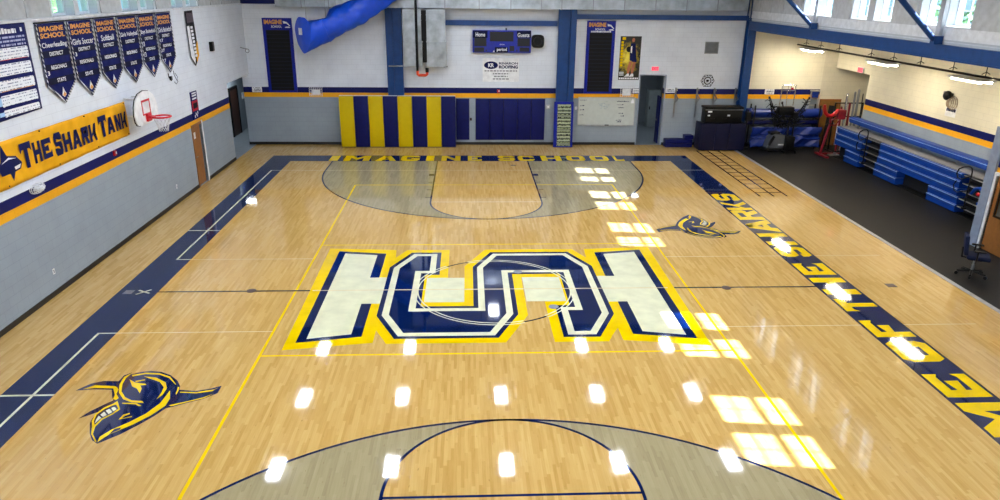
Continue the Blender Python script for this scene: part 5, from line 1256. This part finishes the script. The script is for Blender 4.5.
# horn and caged fitting on the alcove wall
AN = XA
t = thing('wall_fan', (AN-.1, 8.15, 3.0), 'black wall speaker with a beige wire basket on the cream wall', 'speaker')
MB().sphere((AN-.14, 8.2, 3.36), .13, .16, .16).box(AN-.1, AN-.004, 8.1, 8.3, 3.28, 3.44).build('speaker_dome', M['black'], t, True)
m = MB()
for k in range(4): m.ring((AN-.04-.05*k, 7.98, 3.14), (0, 1, 0), (0, 0, 1), .22-.03*k, .012, 20, 5)
for k in range(8): a = 2*PI*k/8; m.tube([(AN-.03, 7.98+.22*math.cos(a), 3.14+.22*math.sin(a)), (AN-.2, 7.98+.12*math.cos(a), 3.14+.12*math.sin(a))], .009, 5)
m.build('wire_basket', plain('beige_wire', '#a08f7c', .5), t); MB().tube([(AN-.01, 8.45, 3.42), (AN-.12, 8.4, 3.44)], .05, 10).build('knuckle', M['deck'], t)
t = thing('paper_notice', (AN-.01, 8.05, 2.75), 'white notice with navy heading below the black wall speaker', 'notice')
MB().box(AN-.01, AN-.004, 7.78, 8.32, 2.68, 2.98).build('sheet', M['paper'], t)
q = MB(); y = 8.28
while y > 7.84: w_ = random.uniform(.05, .09); q.box(AN-.013, AN-.0105, y-w_, y, 2.85, 2.95); y -= w_+.015
q.build('print', M['navyink'], t)

# office chair on the rubber floor
cx, cy = 11.92, .62
t = thing('office_chair', (cx, cy, 0), 'dark navy office chair on wheels on the black floor by the oak door', 'chair')
for k in range(5):
    a = 2*PI*k/5+.25; e = Vector((cx+.33*math.cos(a), cy+.33*math.sin(a), .1))
    g = MB().tube([(cx, cy, .13), tuple(e.lerp(Vector((cx, cy, .13)), .4)), tuple(e)], [.035, .03, .022], 8).build('base_leg', M['black'], t, True)
    MB().cyl((e.x-.025*math.sin(a), e.y+.025*math.cos(a), .04), (e.x+.025*math.sin(a), e.y-.025*math.cos(a), .04), .04, n=14).build('caster', M['black'], g)
MB().cyl((cx, cy, .1), (cx, cy, .3), .035, n=14).cyl((cx, cy, .3), (cx, cy, .46), .022, n=14).build('gas_column', M['steel'], t, True)
fx, fy = Vector((.86, -.5, 0)), Vector((.5, .86, 0)); c0 = Vector((cx, cy, 0)); UZ = Vector((0, 0, 1))
MB().obox(c0+UZ*.45+fx*.0, fx, fy, UZ, .15, .12, .025, .01).build('tilt_mechanism', M['black'], t)
MB().obox(c0+UZ*.52+fx*.05, fx, fy, UZ, .25, .25, .05, .045, 4).build('seat', M['chairfab'], t, True)
bk = (UZ-fx*.12).normalized()
MB().obox(c0+UZ*.8-fx*.25, (fx+UZ*.12).normalized(), fy, bk, .045, .22, .25, .04, 4).build('backrest', M['chairfab'], t, True)
MB().tube([tuple(c0+UZ*.44-fx*.05), tuple(c0+UZ*.46-fx*.28), tuple(c0+UZ*.72-fx*.3)], .025, 8).build('back_bracket', M['black'], t, True)
for s in (1, -1):
    o = c0+fy*(s*.28); a = MB().tube([tuple(o+UZ*.5-fx*.0), tuple(o+UZ*.5+fy*s*.03), tuple(o+UZ*.7+fy*s*.03)], .02, 8).build('arm_post', M['black'], t, True)
    MB().obox(o+UZ*.72+fy*s*.03+fx*.04, fx, fy, UZ, .13, .04, .018, .015, 3).build('arm_pad', M['black'], a, True)

# ---------------------------------------------------------------- trees outside, glimpsed through the panes
def tree(x, y, h, s, label, seed):
    rnd = random.Random(seed); t = thing('leafy_tree', (x, y, -.2), label, 'tree', 'trees outside the high windows')
    MB().tube([(x, y, -.2), (x+.1, y, h*.35), (x-.1, y+.1, h*.6)], [.28, .2, .1], 8).build('trunk', M['bark'], t, True)
    m = MB()
    for i in range(420):
        a, b, r = rnd.uniform(0, 2*PI), rnd.uniform(-1, 1), s*rnd.uniform(.35, 1)**.5
        p = Vector((x+r*math.cos(a)*math.sqrt(1-b*b), y+r*math.sin(a)*math.sqrt(1-b*b), h*.72+r*b*1.0))
        u = Vector((rnd.uniform(-1, 1), rnd.uniform(-1, 1), rnd.uniform(-1, 1))).normalized(); v = u.orthogonal().normalized(); w = rnd.uniform(.3, .55)
        m.poly([p+u*w, p+v*w*.6, p-u*w, p-v*w*.6])
    m.build('foliage', M['leaf'], t)
for i, (x, y, h, s) in enumerate(((-34, 26, 9.5, 4.2), (-30, 33, 8.5, 3.6))): tree(x, y, h, s, ('green tree outside, seen through the left windows nearest the rules banner', 'green tree outside, farther along behind the left windows')[i], i)
for i, (x, y, h, s) in enumerate(((42, 22, 8.6, 4.0), (44, 34, 9.0, 4.2), (40, 46, 8.6, 4.0))): tree(x, y, h, s, ('pale leafy tree outside, behind the right windows nearest the frame edge', 'pale leafy tree outside, behind the middle pair of right windows', 'pale leafy tree outside, behind the farthest right windows')[i], 9+i)
